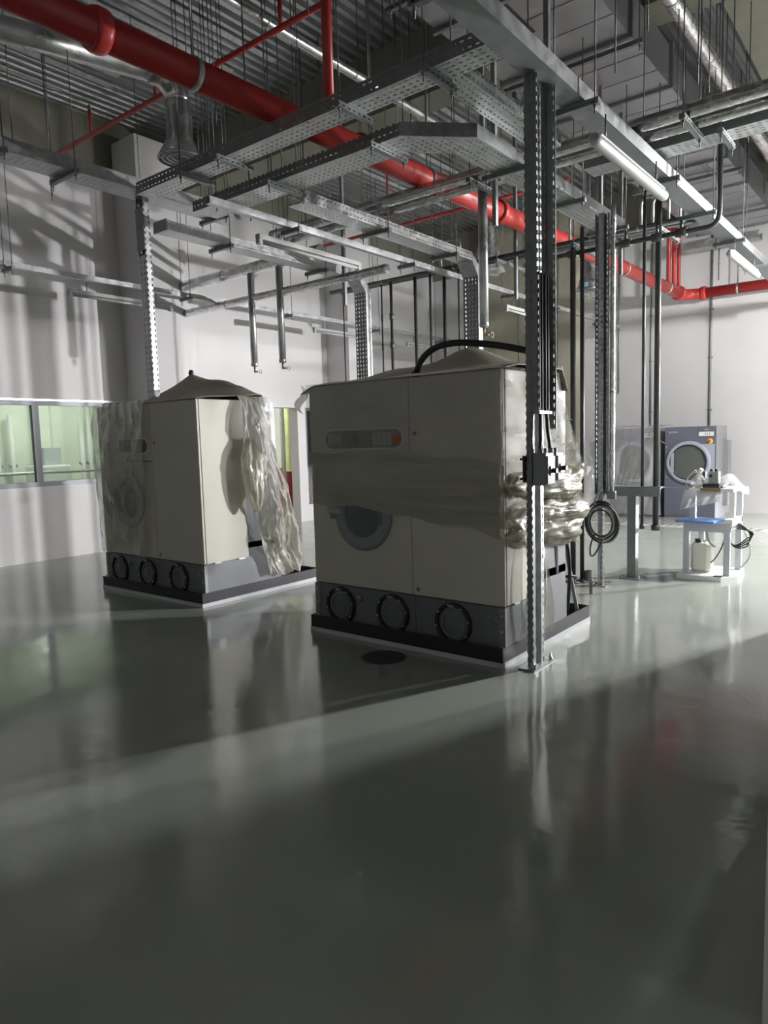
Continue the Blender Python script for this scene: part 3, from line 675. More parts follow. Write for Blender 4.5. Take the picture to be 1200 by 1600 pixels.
# --- two trays that turn down behind the machines (T5, T6)
def dropping_tray(x, y0, y1, z, zend, label, wd=.2):
    r = thing('dropping_tray', label, 'cable tray', (x, y0, z))
    MB().box(x-wd/2, x+wd/2, y0, y1, z, z+.003).build('tray_base', 'slotY', r)
    for s in (-1, 1): e = x+s*wd/2; MB().box(e-.0015, e+.0015, y0, y1, z, z+.1).build('side_rail', 'slotY', r)
    m = MB(); m.add([(x-wd/2,y1,z),(x+wd/2,y1,z),(x+wd/2,y1+.14,z-.16),(x-wd/2,y1+.14,z-.16)], [(0,1,2,3)]); solid(m.build('elbow_base', 'galv', r), .003)
    for s in (-1, 1):
        e = x+s*wd/2; m = MB(); m.add([(e,y1,z),(e,y1,z+.1),(e,y1+.2,z-.06),(e,y1+.24,z-.16),(e,y1+.14,z-.16)], [(0,1,2,3,4)]); solid(m.build('elbow_side', 'galv', r), .003)
    MB().box(x-wd/2, x+wd/2, y1+.14, y1+.143, zend, z-.16).build('drop_base', 'slotdZ', r)
    for s in (-1, 1): e = x+s*wd/2; MB().box(e-.0015, e+.0015, y1+.143, y1+.24, zend, z-.16).build('drop_rail', 'slotZ' , r)
    return r
dropping_tray(-6.25, 4.35, 7.3, 3.72, .12, 'shiny slotted tray turning down behind the window-side machine')
dropping_tray(-4.72, 4.75, 7.65, 3.74, .12, 'shiny slotted tray turning down behind the film-wrapped machine', .22)
MB_ = MB().box(-6.36, -6.14, 4.335, 4.35, 3.715, 3.825); tag(MB_.build('tray_end_cap', 'galv_dull', None, (-6.25,4.34,3.72)), 'dark end cap on the shiny tray behind the window-side machine', 'end cap')
for yy in (5.1, 6.6): hanger(-6.25, yy, 3.72, 'Y', .22, 'hangers of the tray turning down by the window-side machine', HL+'the tray turning down behind the window-side machine')
for yy in (5.9, 7.2): hanger(-4.72, yy, 3.74, 'Y', .24, 'hangers of the tray turning down by the wrapped machine', HL+'the tray turning down behind the wrapped machine')
# --- lamp trunkings with battens (T7, T8)
def batten(x, y0, y1, z, label, group, r=.028):
    b = thing('lamp_batten', label, 'lamp', (x, (y0+y1)/2, z), group)
    if r > .04:      # sealed round-ended fitting
        pp = [(x, y0+(y1-y0)*t, z) for t in (0,.012,.03,.06,.94,.97,.988,1)]
        MB().tube(pp, [r*k for k in (.25,.7,.95,1,1,.95,.7,.25)], 16).build('tube', 'lampwhite', b)
        MB().box(x-.03, x+.03, y0+.1, y1-.1, z+r*.75, z+.05, .004).build('housing', 'lampwhite', b)
    else:
        MB().box(x-.03, x+.03, y0, y1, z, z+.045, .006).build('housing', 'lampwhite', b)
        MB().tube([(x, y0+.05, z-.022), (x, y1-.05, z-.022)], .018, 12).build('tube', 'lampwhite', b)
        for yy in (y0, y1-.05): MB().box(x-.025, x+.025, yy, yy+.05, z-.045, z, .004).build('end_cap', 'lampwhite', b)
    for yy in (y0+.25, y1-.25): MB().tube([(x, yy, z+.045), (x, yy, 3.785 if r > .04 else z+.16)], .006, 6).build('hanger_clip', 'rod', b)
    return b
tray('lamp_trunking', 'slim light trunking running past the red main to the back wall', 'trunking', 'Y', 4.0, 13.9, -5.05, 3.64, .06, .06, 'galv', 'galv')
for yy in (5.0, 6.9, 9.4, 10.9, 12.9): hanger(-5.05, yy, 3.64, 'Y', .1, 'hangers of the slim light trunking', HL+'the slim light trunking')
batten(-5.16, 4.65, 6.15, 3.50, 'unlit tube batten beneath the slim light trunking over the machines', None)
batten(-5.05, 9.3, 10.8, 3.44, 'unlit tube batten beneath the slim light trunking, near its far end', None)
tray('lamp_trunking', 'slim light trunking running along the white wall with the window', 'trunking', 'Y', 1.5, 14.0, -8.55, 3.68, .06, .06, 'galv', 'galv')
for yy in (3.85, 6.3, 8.3, 10.6, 12.8): hanger(-8.55, yy, 3.68, 'Y', .1, 'hangers of the wall-side light trunking', HL+'the light trunking along the window wall')
for y0 in (4.55, 8.9, 11.6): batten(-8.55, y0, y0+1.5, 3.50, 'unlit tube batten under the light trunking along the window wall', 'battens along the window wall')
batten(-1.93, 4.78, 6.4, 3.56, 'round-ended tube batten hanging beside the smooth trunking above the tall slotted post', None, .045)
batten(-1.97, 8.9, 10.5, 3.58, 'tube batten hanging beside the smooth trunking near the dryers', None, .045)
# --- cross tray on the right (T9)
tray('cross_tray', 'dark slotted tray crossing beneath the big duct', 'cable tray', 'X', -2.6, 1.2, 6.38, 3.92, .25, .1, 'slot', 'slotdX' if False else 'galv_dull')
for xx in (-1.45, -.2): hanger(xx, 6.38, 3.92, 'X', .27, 'hangers of the tray beneath the big duct', HL+'the dark tray beneath the big duct')
tray('cross_tray', 'short perforated tray under the duct in front of the dryers', 'cable tray', 'X', -3.7, -2.5, 13.45, 4.75, .3, .12, 'slot', 'galv')
tray('cross_tray', 'slotted tray running level behind the foil pipes', 'cable tray', 'X', -4.6, -2.7, 8.85, 3.93, .2, .08, 'slotd', 'slotdX' if False else 'galv_dull')

# --- red fire main
def coupling(c, ax, r, parent, m='red'):
    o = MB().lathe(c, ax, [(-.05,r),(-.05,r+.022),(-.025,r+.03),(.025,r+.03),(.05,r+.022),(.05,r)], 24).build('coupling', m, parent)
    return o
fm = thing('fire_main', 'thick red fire main running overhead and turning along the back wall', 'pipe', (-4.0, 7, 4.13))
R0 = .103; X0, Z0 = -3.92, 4.14
def fx(y): return -4.27+.0247*y      # the main is hung slightly out of square
MB().tube([(fx(.8), .8, Z0), (fx(13.95), 13.95, Z0)], R0, 24).build('main_run', 'red', fm)
MB().tube(arc((X0,13.95,Z0), (X0,14.25,Z0), (X0+.3,14.25,Z0), 8), R0, 24).build('elbow', 'red', fm)
MB().tube([(X0+.3,14.25,Z0), (4.9,14.25,Z0)], R0*.92, 24).build('back_run', 'red', fm)
for yy in (2.55, 5.0, 7.4, 13.9): coupling((fx(yy), yy, Z0), (.0247,1,0), R0, fm)
coupling((X0+.34, 14.25, Z0), (1,0,0), R0*.92, fm)
for yy in (3.25, 6.0, 8.6, 11.2, 13.2):
    cl = MB().lathe((fx(yy), yy, Z0), (.0247,1,0), [(-.02,R0+.002),(-.02,R0+.009),(.02,R0+.009),(.02,R0+.002)], 24).build('clevis_band', 'galv', fm)
    MB().tube([(fx(yy), yy, Z0+R0), (fx(yy), yy, ZD if yy < 7.2 or yy > 7.8 else ZB)], .007, 6).build('rod', 'rod', cl)
for yy in (13.25, 13.55, 13.85): MB().tube([(X0, yy, Z0+.05), (X0, yy, 5.9)], .035, 10).build('riser', 'red', fm)
MB().tube([(fx(4.62), 4.62, Z0), (fx(4.62), 4.62, ZD)], .045, 12).build('riser', 'red', fm)
for xx in (-3.0, -1.4): 
    cl = MB().lathe((xx, 14.25, Z0), (1,0,0), [(-.02,R0*.92+.002),(-.02,R0+.004),(.02,R0+.004),(.02,R0*.92+.002)], 20).build('clevis_band', 'galv', fm)
    MB().tube([(xx, 14.25, Z0+R0), (xx, 14.25, 6.4)], .012, 6).build('rod', 'galv', cl)
sp = thing('sprinkler_line', 'thin red sprinkler pipe crossing below the deck ahead of the beam', 'pipe', (-6.5, 4.55, 5.2))
MB().tube([(-9.0,4.62,5.2), (fx(4.62),4.62,5.2)], .027, 10).build('tube', 'red', sp)
for xx in (-7.9, -6.6, -4.7): MB().tube([(xx,4.62,5.2), (xx,4.62,5.48)], .02, 8).build('riser', 'red', sp)
for xx in (-7.9, -6.6): MB().lathe((xx,4.62,5.48), (0,0,1), [(0,.02),(.02,.03),(.03,.012),(.05,.012),(.05,0)], 10).build('sprinkler_head', 'brass', sp)
sp2 = thing('sprinkler_line', 'thin red sprinkler pipe behind the concrete beam', 'pipe', (-6, 9.5, 5.1))
MB().tube([(-9.0,9.6,5.1), (-4.2,9.6,5.1)], .027, 10).build('tube', 'red', sp2)
for xx in (-7.4, -5.6, -4.6): MB().tube([(xx,9.6,5.1), (xx,9.6,ZD)], .02, 8).build('riser', 'red', sp2)

# --- pair of foil pipes crossing (Y 6.3 / 6.7)
def foil_pipe(label, p0, p1, r, group=None, m='foil', n=40, wobble=.006, name='foil_pipe', rods=()):
    t = thing(name, label, 'pipe', ((Vector(p0)+Vector(p1))/2), group)
    a, b = Vector(p0), Vector(p1); pts = [a+(b-a)*(i/n) for i in range(n+1)]
    rr = [r*(1+random.uniform(-wobble, wobble)*4) for _ in pts]
    MB().tube(pts, rr, 14).build('tube', m, t)
    L = (b-a).length; d = (b-a).normalized(); k = 1.0
    while k < L:
        MB().lathe(a+d*k, d, [(-.012,r*1.0),(-.012,r*1.035),(.012,r*1.035),(.012,r*1.0)], 16).build('joint_band', 'galv', t); k += 1.2
    return t
foil_pipe('nearer the bent corner of two foil-wrapped pipes crossing over the bent tray', (-6.2,5.82,3.972), (-.3,5.82,3.972), .056)
foil_pipe('farther from the bent corner of two foil-wrapped pipes crossing over the bent tray', (-6.2,6.05,3.966), (-.7,6.05,3.966), .05)
for xx in (-5.6, -3.45, -1.6): hanger(xx, 5.935, 3.912, 'X', .36, 'hangers of the foil pipe pair', HL+'the pair of foil pipes')
foil_pipe('foil-clad pipe running lengthwise high above the red main', (-4.86,3.6,5.3), (-4.86,13.5,5.3), .045, None, 'tubealu')
foil_pipe('foil-clad pipe running between the big duct and the concrete beam', (-1.93,5.5,5.2), (-1.93,14.2,5.2), .07)
foil_pipe('thick foil-wrapped pipe leaving the window wall behind the valve drops', (-9.3,6.8,4.02), (-6.35,6.8,4.02), .08)
foil_pipe('slimmer foil-wrapped pipe beneath the thick one by the window wall', (-9.3,6.83,3.62), (-5.3,6.83,3.62), .055)
for i, (yy, zz, x0, x1) in enumerate(((8.0,3.80,-7.3,-2.2),(8.25,3.84,-7.3,-2.2),(8.5,3.9,-4.6,-2.2))):
    foil_pipe('dark level pipe in the rack feeding the black drops', (x0,yy,zz), (x1,yy,zz), .03, 'dark pipes of the rack', 'blackpipe', 2, 0, 'rack_pipe')
for xx in (-4.4, -3.4, -2.45): hanger(xx, 8.25, 3.765, 'X', .6, 'hangers of the dark pipe rack', HL+'the dark pipe rack')
# valve drops: insulated verticals with taps
def valve_drop(x, y, z0, z1, label, r=.048, group='valve drops'):
    t = thing('valve_drop', label, 'pipe', (x, y, z0), group)
    MB().tube([(x,y,z0+.09), (x,y,z1)], r, 16).build('insulated_pipe', 'tubealu', t)
    MB().lathe((x,y,z0+.08), (0,0,1), [(0,.015),(.01,r),(.03,r+.003),(.05,r)], 16).build('end_collar', 'galv', t)
    v = MB().tube([(x,y,z0), (x,y,z0+.09)], .013, 10).build('valve', 'brass', t)
    MB().tube([(x,y,z0+.012), (x+.035,y+.03,z0+.012)], .011, 8).build('spout', 'brass', v)
    c = Vector((x+.06,y+.05,z0+.012)); MB().tube([c+Vector((0,.025*math.cos(a),.025*math.sin(a))) for a in [k*math.pi/6 for k in range(12)]], .005, 6, closed=True).build('hand_wheel', 'galv_dull', v)
    return t
valve_drop(-7.72, 6.8, 2.58, 4.0, 'aluminium-clad pipe drop with tap, nearer the slotted drop over the window-side machine')
valve_drop(-7.14, 6.8, 2.58, 4.0, 'aluminium-clad pipe drop with tap, nearer the shiny tray that turns down')
valve_drop(-3.52, 6.05, 2.54, 3.95, 'aluminium-clad pipe drop with tap behind the film-wrapped machine', .045, None)
# black vertical pipes behind the wrapped machine
for i, (x, r, fit) in enumerate(((-7.05,.010,0),(-6.32,.012,1),(-6.15,.021,1),(-5.73,.023,0),(-5.48,.016,0),(-5.25,.024,0),(-5.03,.012,0))):
    t = thing('black_pipe', 'black pipe drop rising behind the film-wrapped machine', 'pipe', (x, 8.0, 0), 'black pipe drops behind the wrapped machine')
    MB().tube([(x,8.0,.1), (x,8.0,3.8)], r, 10).build('tube', 'blackpipe', t)
    for zz in ((3.3,2.9) if fit else (1.2,)): MB().tube([(x,8.0,zz-.045),(x,8.0,zz+.045)], r*1.5, 10).build('fitting', 'blackpipe', t)
    MB().lathe((x,8.0,0), (0,0,1), [(0,r*2.5),(.012,r*2.5),(.02,r*1.4),(.1,r*1.2)], 12).build('foot', 'blackpipe', t)
# pipes right of the tall post
def up_pipe(x, y, z0, z1, r, label, m='blackpipe', feet=True, group=None):
    t = thing('standing_pipe', label, 'pipe', (x, y, z0), group)
    MB().tube([(x,y,z0), (x,y,z1)], r, 12).build('tube', m, t)
    if feet: MB().lathe((x,y,z0), (0,0,1), [(0,r*3.2),(.012,r*3.2),(.016,r*1.6),(.04,r*1.3)], 14).build('flange', m, t)
    else: MB().lathe((x,y,z0-.02), (0,0,1), [(0,0),(0,r*1.5),(.05,r*1.5),(.055,r)], 12).build('end_cap', m, t)
    return t
up_pipe(-3.16, 6.9, 0, 3.4, .014, 'thin black standing pipe just behind the tall slotted post')
sp1 = up_pipe(-3.0, 6.95, 0, 3.45, .028, 'black standing pipe carrying two valve levers')
for zz, dy in ((1.72,.0),(1.60,.0)):
    lv = MB().tube([(-3.0,6.93,zz),(-3.07,6.83,zz)], .014, 8).build('valve_stem', 'blackpipe', sp1)
    MB().tube([(-3.07,6.83,zz),(-3.13,6.74,zz)], .02, 8).build('valve_handle', 'black', lv)
MB().lathe((-3.0,6.95,1.34), (0,0,1), [(-.07,.03),(-.07,.05),(.07,.05),(.07,.03)], 14).build('union', 'black', sp1)
MB().lathe((-2.95,6.92,1.25), (1,-.6,0), [(0,.02),(.06,.02),(.06,.028),(.09,.028),(.09,0)], 12).build('side_port', 'galv', sp1)
MB().box(-3.06,-2.94,6.88,6.92,.86,.94).build('pipe_clamp', 'black', sp1)
up_pipe(-2.93, 7.02, 0, 3.65, .022, 'black standing pipe beside the one with two levers')
up_pipe(-3.12, 6.62, 0, 1.2, .03, 'short dark standing pipe behind the pan of the wrapped machine')
up_pipe(-2.44, 7.43, .57, 4.2, .017, 'thin capped pipe hanging through the steel T stand', 'blackpipe', False)
up_pipe(-2.31, 7.46, .56, 4.25, .030, 'thick capped pipe hanging through the steel T stand', 'blackpipe', False)
t = tag(MB().lathe((-2.9,7.09,0), (0,0,1), [(0,.045),(.115,.045),(.115,.036),(.02,.036),(.02,0)], 18).build('pipe_stub', 'frame', None, (-2.9,7.09,0)), 'open dark pipe stub standing on the floor by the slotted pole', 'pipe stub')
t = tag(MB().lathe((-2.63,6.52,0), (0,0,1), [(0,.016),(.11,.016),(.11,.022),(.15,.022),(.15,0)], 12).build('floor_stud', 'galv_dull', None, (-2.63,6.52,0)), 'small steel stud standing on the floor before the slotted pole', 'stud')
# tall slotted post P1 with vertical tray, cables and isolators
p1 = thing('slotted_post', 'tall slotted steel post bolted to the floor at the corner of the wrapped machine', 'post', (-2.1, 4.25, 0))
MB().box(-2.125, -2.084, 4.17, 4.211, .012, 3.784).build('channel', 'slotdZ', p1)
MB().box(-2.125, -2.084, 4.30, 4.341, .012, 3.784).build('channel', 'slotZ', p1)
MB().box(-2.16, -2.04, 4.1, 4.43, 0, .012).build('base_plate', 'galv', p1)
m = MB()
m.box(-2.0835, -2.04, 4.12, 4.16, .012, .045); m.build('angle_foot', 'galv', p1)
for yy in (4.13, 4.39): MB().lathe((-2.06, yy, .012), (0,0,1), [(0,.014),(.02,.014),(.02,.008),(.045,.008),(.045,0)], 6).build('anchor_bolt', 'galv', p1)
vt = thing('vertical_tray', 'dark perforated vertical tray with cables fixed to the tall slotted post', 'cable tray', (-2.06, 4.3, 1.73))
MB().box(-2.082, -2.079, 4.17, 4.41, 1.72, 3.784).build('tray_base', 'slotdZ', vt)
MB().box(-2.079, -2.02, 4.407, 4.41, 1.60, 3.784).build('side_rail', 'slotdZ', vt)
MB().box(-2.079, -2.03, 4.17, 4.173, 1.72, 3.784).build('side_rail', 'slotdZ', vt)
for i, (yy, yb) in enumerate(((4.22,4.21),(4.26,4.25),(4.31,4.37),(4.35,4.40))):
    MB().tube([(-2.055,yy,2.6),(-2.055,yy,1.74)]+arc((-2.055,yy,1.74),(-2.05,yy+.05*(-1)**i,1.62),(-2.05,yb,1.44),8)[1:], .012, 8).build('cable', 'black', vt)
MB().box(-2.075, -2.035, 4.19, 4.39, 1.70, 1.72).build('cable_clamp', 'galv_dull', vt)
def isolator(x0, y0, y1, z0, z1, label):
    r = thing('isolator_box', label, 'switch box', (x0, (y0+y1)/2, z0))
    MB().box(x0, x0+.095, y0, y1, z0, z1, .006).build('housing', 'isobox', r)
    MB().box(x0+.085, x0+.107, y0+.006, y1-.006, z0+.006, z1-.02, .004).build('lid', 'isobox', r)
    yc, zc = (y0+y1)/2, (z0+z1)/2-.01
    k = MB().box(x0+.107, x0+.115, yc-.03, yc+.03, zc-.03, zc+.03, .004).build('switch_plate', 'frame', r)
    MB().tube([(x0+.115,yc,zc),(x0+.145,yc,zc)], .016, 12).build('knob', 'black', k)
    for yy in (yc-.03, yc+.03): MB().lathe((x0+.045,yy,z1), (0,0,1), [(0,.017),(.025,.017),(.03,.012),(.03,0)], 12).build('cable_gland', 'galv_dull', r)
    return r
isolator(-2.083, 4.175, 4.30, 1.235, 1.445, 'grey isolator box with black knob on the tall slotted post, the nearer to its channel')
isolator(-2.083, 4.33, 4.45, 1.255, 1.445, 'grey isolator box with black knob, on the outer edge of the tall slotted post')
tag(MB().box(-2.165, -2.125, 4.16, 4.2, 1.40, 1.415).box(-2.165, -2.125, 4.16, 4.2, 1.27, 1.285).box(-2.14, -2.125, 4.15, 4.22, 1.255, 1.43).build('strut_bracket', 'black', None, (-2.14,4.18,1.34)), 'black two-pronged bracket on the back of the isolator boxes', 'bracket')
# slotted pole with foil pipe and hose coil
p3 = thing('slotted_pole', 'slotted steel pole beside the steel T stand carrying a coil of cable', 'post', (-2.66, 6.95, 0))
MB().box(-2.72, -2.67, 6.92, 6.97, .01, 3.72).build('channel', 'slotZ', p3)
MB().box(-2.76, -2.62, 6.88, 7.02, 0, .01).build('base_plate', 'galv', p3)
MB().box(-2.755, -2.635, 6.985, 6.99, .95, 3.72).build('tray_base', 'slotdZ', p3); MB().box(-2.638, -2.635, 6.92, 6.985, .95, 3.72).build('tray_rail', 'slotdZ', p3); MB().box(-2.755, -2.752, 6.92, 6.985, .95, 3.72).build('tray_rail', 'slotdZ', p3)
for yy in (6.9, 7.0): MB().lathe((-2.73, yy, .01), (0,0,1), [(0,.012),(.02,.012),(.02,.006),(.04,.006),(.04,0)], 6).build('anchor_bolt', 'galv', p3)
fpz = foil_pipe('bright foil-clad vertical pipe strapped to the slotted pole', (-2.60,6.99,.98), (-2.60,6.99,3.8), .026, None, 'foil', 20)
MB().box(-2.645, -2.56, 6.965, 7.015, .90, .98).build('end_box', 'galv_dull', fpz)
co = thing('cable_coil', 'coil of grey and black cable hanging on the slotted pole', 'cable', (-2.66, 6.9, .65))
for k in range(11):
    pts = []; rr = .12+.012*(k%3)+.005*k; ox = random.uniform(-.02,.02); oz = random.uniform(-.02,.03)
    for i in range(28):
        a = 2*math.pi*i/28; pts.append((-2.66+ox+rr*.95*math.cos(a), 6.84+.008*k-.02*math.sin(a), .66+oz+rr*1.15*math.sin(a)))
    MB().tube(pts, .008, 7, closed=True).build('cable_loop', 'copper' if k%2 else 'black', co)
MB().tube(arc((-2.72,6.85,.56),(-2.78,6.82,.42),(-2.76,6.83,.33),8)+arc((-2.76,6.83,.33),(-2.73,6.83,.28),(-2.64,6.84,.5),8)[1:], .008, 7).build('cable_tail', 'black', co)
MB().tube(arc((-2.66,6.88,1.0),(-2.74,6.87,.95),(-2.74,6.86,.78),8), .01, 7).build('cable_tail', 'copper', co)
# steel T stand
ts = thing('t_stand', 'steel T-shaped stand holding two capped pipes', 'stand', (-2.5, 7.48, 0))
MB().box(-2.60, -2.51, 7.44, 7.53, .012, .90).build('post', 'galv_dull', ts); MB().box(-2.66, -2.44, 7.38, 7.59, 0, .012).build('base_plate', 'galv_dull', ts)
MB().box(-2.76, -2.24, 7.37, 7.385, .90, .99).build('cross_plate', 'galv_dull', ts); MB().box(-2.76, -2.24, 7.385, 7.53, .985, 1.0).build('top_plate', 'galv_dull', ts)
for (a, b) in ((-2.64,7.4),(-2.46,7.4),(-2.64,7.57),(-2.46,7.57)): MB().lathe((a,b,.012), (0,0,1), [(0,.012),(.018,.012),(.018,.006),(.035,.006),(.035,0)], 6).build('anchor_bolt', 'galv', ts)
# grey hoses at the back of the wrapped machine
hz = thing('drain_hoses', 'grey and black service hoses dropping into the pan of the wrapped machine', 'hose', (-2.35, 5.35, .05))
MB().tube(arc((-2.38,5.32,.8),(-2.30,5.36,.5),(-2.36,5.32,.06),10), .016, 8).build('hose', 'hose', hz)
MB().tube(arc((-2.40,5.36,.75),(-2.36,5.4,.45),(-2.31,5.45,.06),10), .016, 8).build('hose', 'copper', hz)
MB().tube([(-2.44,5.30,.40),(-2.30,5.40,.40)], .014, 8).build('cross_pipe', 'blackpipe', hz)
for a in (-2.38, -2.40): MB().lathe((a,5.34,.76), (0,0,1), [(-.04,.018),(-.04,.026),(.06,.026),(.06,.018)], 10).build('brass_fitting', 'brass', hz)

# --- big sheet-metal duct
dc = thing('air_duct', 'wide sheet-metal air duct running lengthwise under the deck', 'duct', (-2.9, 9.5, 5.0))
xa, xb, za, zb2 = -3.7, -2.4, 5.22, 5.62
ys = [3.2]+[4.35+1.24*i for i in range(9)]
for y0, y1 in zip(ys, ys[1:]):
    MB().box(xa, xb, y0+.004, y1-.004, za, zb2).build('duct_section', 'duct', dc)
    for k in (1, 2): yy = y0+(y1-y0)*k/3; MB().box(xa, xb, yy-.006, yy+.006, za-.006, za).build('stiffener_rib', 'duct', dc)
for yy in ys[1:]:
    m = MB(); m.box(xa-.035, xb+.035, yy-.02, yy+.02, za-.035, za); m.box(xa-.035, xb+.035, yy-.02, yy+.02, zb2, zb2+.035); m.box(xa-.035, xa, yy-.02, yy+.02, za, zb2); m.box(xb, xb+.035, yy-.02, yy+.02, za, zb2)
    m.build('duct_flange', 'galv_dull', dc)
MB().box(-3.12, -3.03, 5.55, 6.2, za-.009, za).build('access_slot', 'black', dc); MB().box(-2.75, -2.67, 10.6, 11.1, za-.009, za).build('access_slot', 'galv_dull', dc)
for yy in (5.0, 6.9, 9.0, 11.0, 13.2): hanger(-3.05, yy, za-.036, 'Y', 1.34, 'hangers of the big duct', HL+'the big sheet-metal duct', 6.45, .006)
# --- round extract duct with bell mouth, and two film-covered bells further back
def bell(x, y, z0, z1, label, film_on=False, r=.125):
    t = thing('extract_bell', label, 'duct', (x, y, z0))
    MB().lathe((x,y,z0), (0,0,1), [(0,r*1.75),(.015,r*1.78),(.03,r*1.7),(.09,r*1.45),(.16,r*1.12),(.2,r),(z1-z0,r)], 28).build('bell_mouth', 'foil', t)
    for k in (1.45, 1.05, .6): MB().tube([(x+r*k*math.cos(a), y+r*k*math.sin(a), z0+.012) for a in [i*math.pi/12 for i in range(24)]], .006, 6, closed=True).build('guard_ring', 'galv', t)
    MB().lathe((x,y,z0+.02), (0,0,1), [(0,r*1.6),(.004,0)], 24).build('inner_cone', 'frame', t)
    if film_on:
        def fn(u, v):
            th = u*2*math.pi; rr = r*(1.0+1.1*v+.12*math.sin(th*7+v*4)+.06*math.sin(th*13-v*9)) if v < .8 else r*(1.9*(1-v)/.2+.02)
            return (x+rr*math.cos(th), y+rr*math.sin(th), z0+.28-.36*min(v,.8)/.8-.02*math.sin(th*5)*v)
        MB().grid(fn, 48, 24).build('film_cover', 'film5', t)
        MB().box(x-.05, x+.05, y-r*1.75, y-r*1.72, z0+.03, z0+.1).build('sticker', 'bluepaper', t)
    return t
bl = bell(-5.9, 4.38, 4.33, 4.86, 'foil bell mouth of the round duct above the window-side machine')
MB().tube(arc((-5.9,4.38,4.84),(-5.9,4.38,5.06),(-5.9,4.10,5.06),8), .12, 20).build('elbow', 'foil', bl)
MB().tube([(-5.9,4.12,5.06),(-6.55,1.6,5.0)], .105, 20).build('duct_run', 'tubealu', bl)
bell(-5.08, 8.85, 3.94, 6.41, 'film-covered extract bell behind the shiny tray that turns down', True)
bell(-4.68, 11.55, 3.96, 6.41, 'film-covered extract bell with a blue sticker in front of the fire main', True)
# --- bent U pipes and small fittings above the rack
for i, (x, y, z) in enumerate(((-5.3,8.0,3.82),(-3.6,8.25,3.86),(-2.75,8.25,3.86),(-2.7,8.5,3.92))):
    t = thing('u_bend_pipe', 'small U-bend pipe standing on the pipe rack', 'pipe', (x, y, z), 'U-bends of the rack')
    MB().tube([(x,y,z),(x,y,z+.25)]+arc((x,y,z+.25),(x,y,z+.33),(x+.08,y,z+.33),5)[1:]+[(x+.22,y,z+.33)]+arc((x+.22,y,z+.33),(x+.3,y,z+.33),(x+.3,y,z+.25),5)[1:]+[(x+.3,y,z)], .017, 8).build('tube', 'galv', t)
t = thing('black_manifold', 'black valve manifold pipe level across the slotted pole', 'pipe', (-2.6, 7.06, 3.42))
MB().tube([(-3.3,7.06,3.42),(-1.75,7.06,3.42)]+arc((-1.75,7.06,3.42),(-1.65,7.06,3.42),(-1.65,7.06,3.55),5)[1:]+[(-1.65,7.06,4.3)], .022, 10).build('tube', 'blackpipe', t)
for xx in (-3.05,-2.5,-2.2,-1.98):
    b = MB().lathe((xx,7.06,3.42), (1,0,0), [(-.05,.024),(-.05,.04),(.05,.04),(.05,.024)], 12).build('valve_body', 'blackpipe', t)
    MB().tube([(xx,7.06,3.44),(xx,7.06,3.53)], .014, 8).build('valve_stem', 'blackpipe', b)
for i, (x, y, z0, z1) in enumerate(((-2.95,7.55,3.3,4.3),(-3.3,5.9,3.5,4.4),(-3.0,8.3,3.4,4.6),(-4.3,8.2,3.3,4.6),(-3.65,6.3,3.8,5.0),(-2.45,5.2,3.9,5.0),(-6.05,6.9,3.3,3.95))):
    tag(MB().box(x-.02, x+.02, y-.02, y+.02, z0, ceil_at(x, y))  .build('strut_drop', 'galv_dull' if i != 2 else 'slotdZ', None, (x,y,z0)), 'short dark strut hanging among the pipe rack', 'strut', 'short struts in the rack')
# loose hanging rods from the deck
RODS = [(-8.6,3.6),(-8.3,4.3),(-7.7,4.0),(-7.4,4.9),(-7.1,5.6),(-6.7,5.0),(-6.6,3.1),(-6.9,3.6),(-5.5,4.2),(-5.4,5.1),(-5.2,5.9),(-4.6,5.1),(-4.4,5.9),(-3.7,5.4),(-3.6,4.9),(-3.4,3.6),(-2.9,3.5),(-3.9,6.4),(-5.7,6.9),(-6.4,6.6),(-7.0,6.6),(-7.9,5.8),(-1.7,5.2),(-1.55,5.9),(-1.72,6.9),(-1.6,7.9),(-2.0,5.4),(-1.9,8.3),(-4.8,9.1),(-5.6,8.8),(-6.2,9.4),(-3.9,9.0),(-3.75,10.0),(-4.6,11.2),(-5.6,11.5),(-6.8,10.6),(-7.6,9.4),(-3.8,12.0)]
for i, (x, y) in enumerate(RODS):
    ztop = ceil_at(x, y)
    zb = 4.12 + .5*((i*37) % 10)/10
    tag(MB().tube([(x,y,zb),(x,y,ztop)], .005, 6).build('hanger_rod', 'rod', None, (x,y,zb)), 'thin threaded rod hanging loose from the ceiling', 'rod', 'loose hanger rods')
# conduits on the back wall
for x, r, zb in ((-3.52,.022,1.68),(-4.64,.016,1.7),(-3.40,.010,4.4),(-5.3,.012,2.4),(-6.6,.012,2.9),(-7.4,.012,2.4)):
    y = YB-r-.004 if x > -6.1 else YB-.35-r-.004
    t = thing('wall_conduit', 'thin grey conduit running straight up the back wall', 'conduit', (x, y, zb), 'conduits on the back wall')
    MB().tube([(x,y,zb),(x,y,5.3)], r, 8).build('tube', 'galv_dull', t)
    for zz in (zb+.3, zb+1.3, zb+2.2):
        if zz < 5.2: MB().box(x-r*2, x+r*2, y-r*.4, y+r, zz-.012, zz+.012).build('saddle', 'galv_dull', t)
t = thing('wall_socket', 'square switch box on the raw concrete pilaster', 'switch', (-6.45, YB-.36, 2.95))
MB().box(-6.53, -6.37, YB-.39, YB-.351, 2.88, 3.04, .008).build('plate', 'bwhite', t); MB().box(-6.475, -6.425, YB-.40, YB-.39, 2.93, 2.99).build('rocker', 'frame', t)

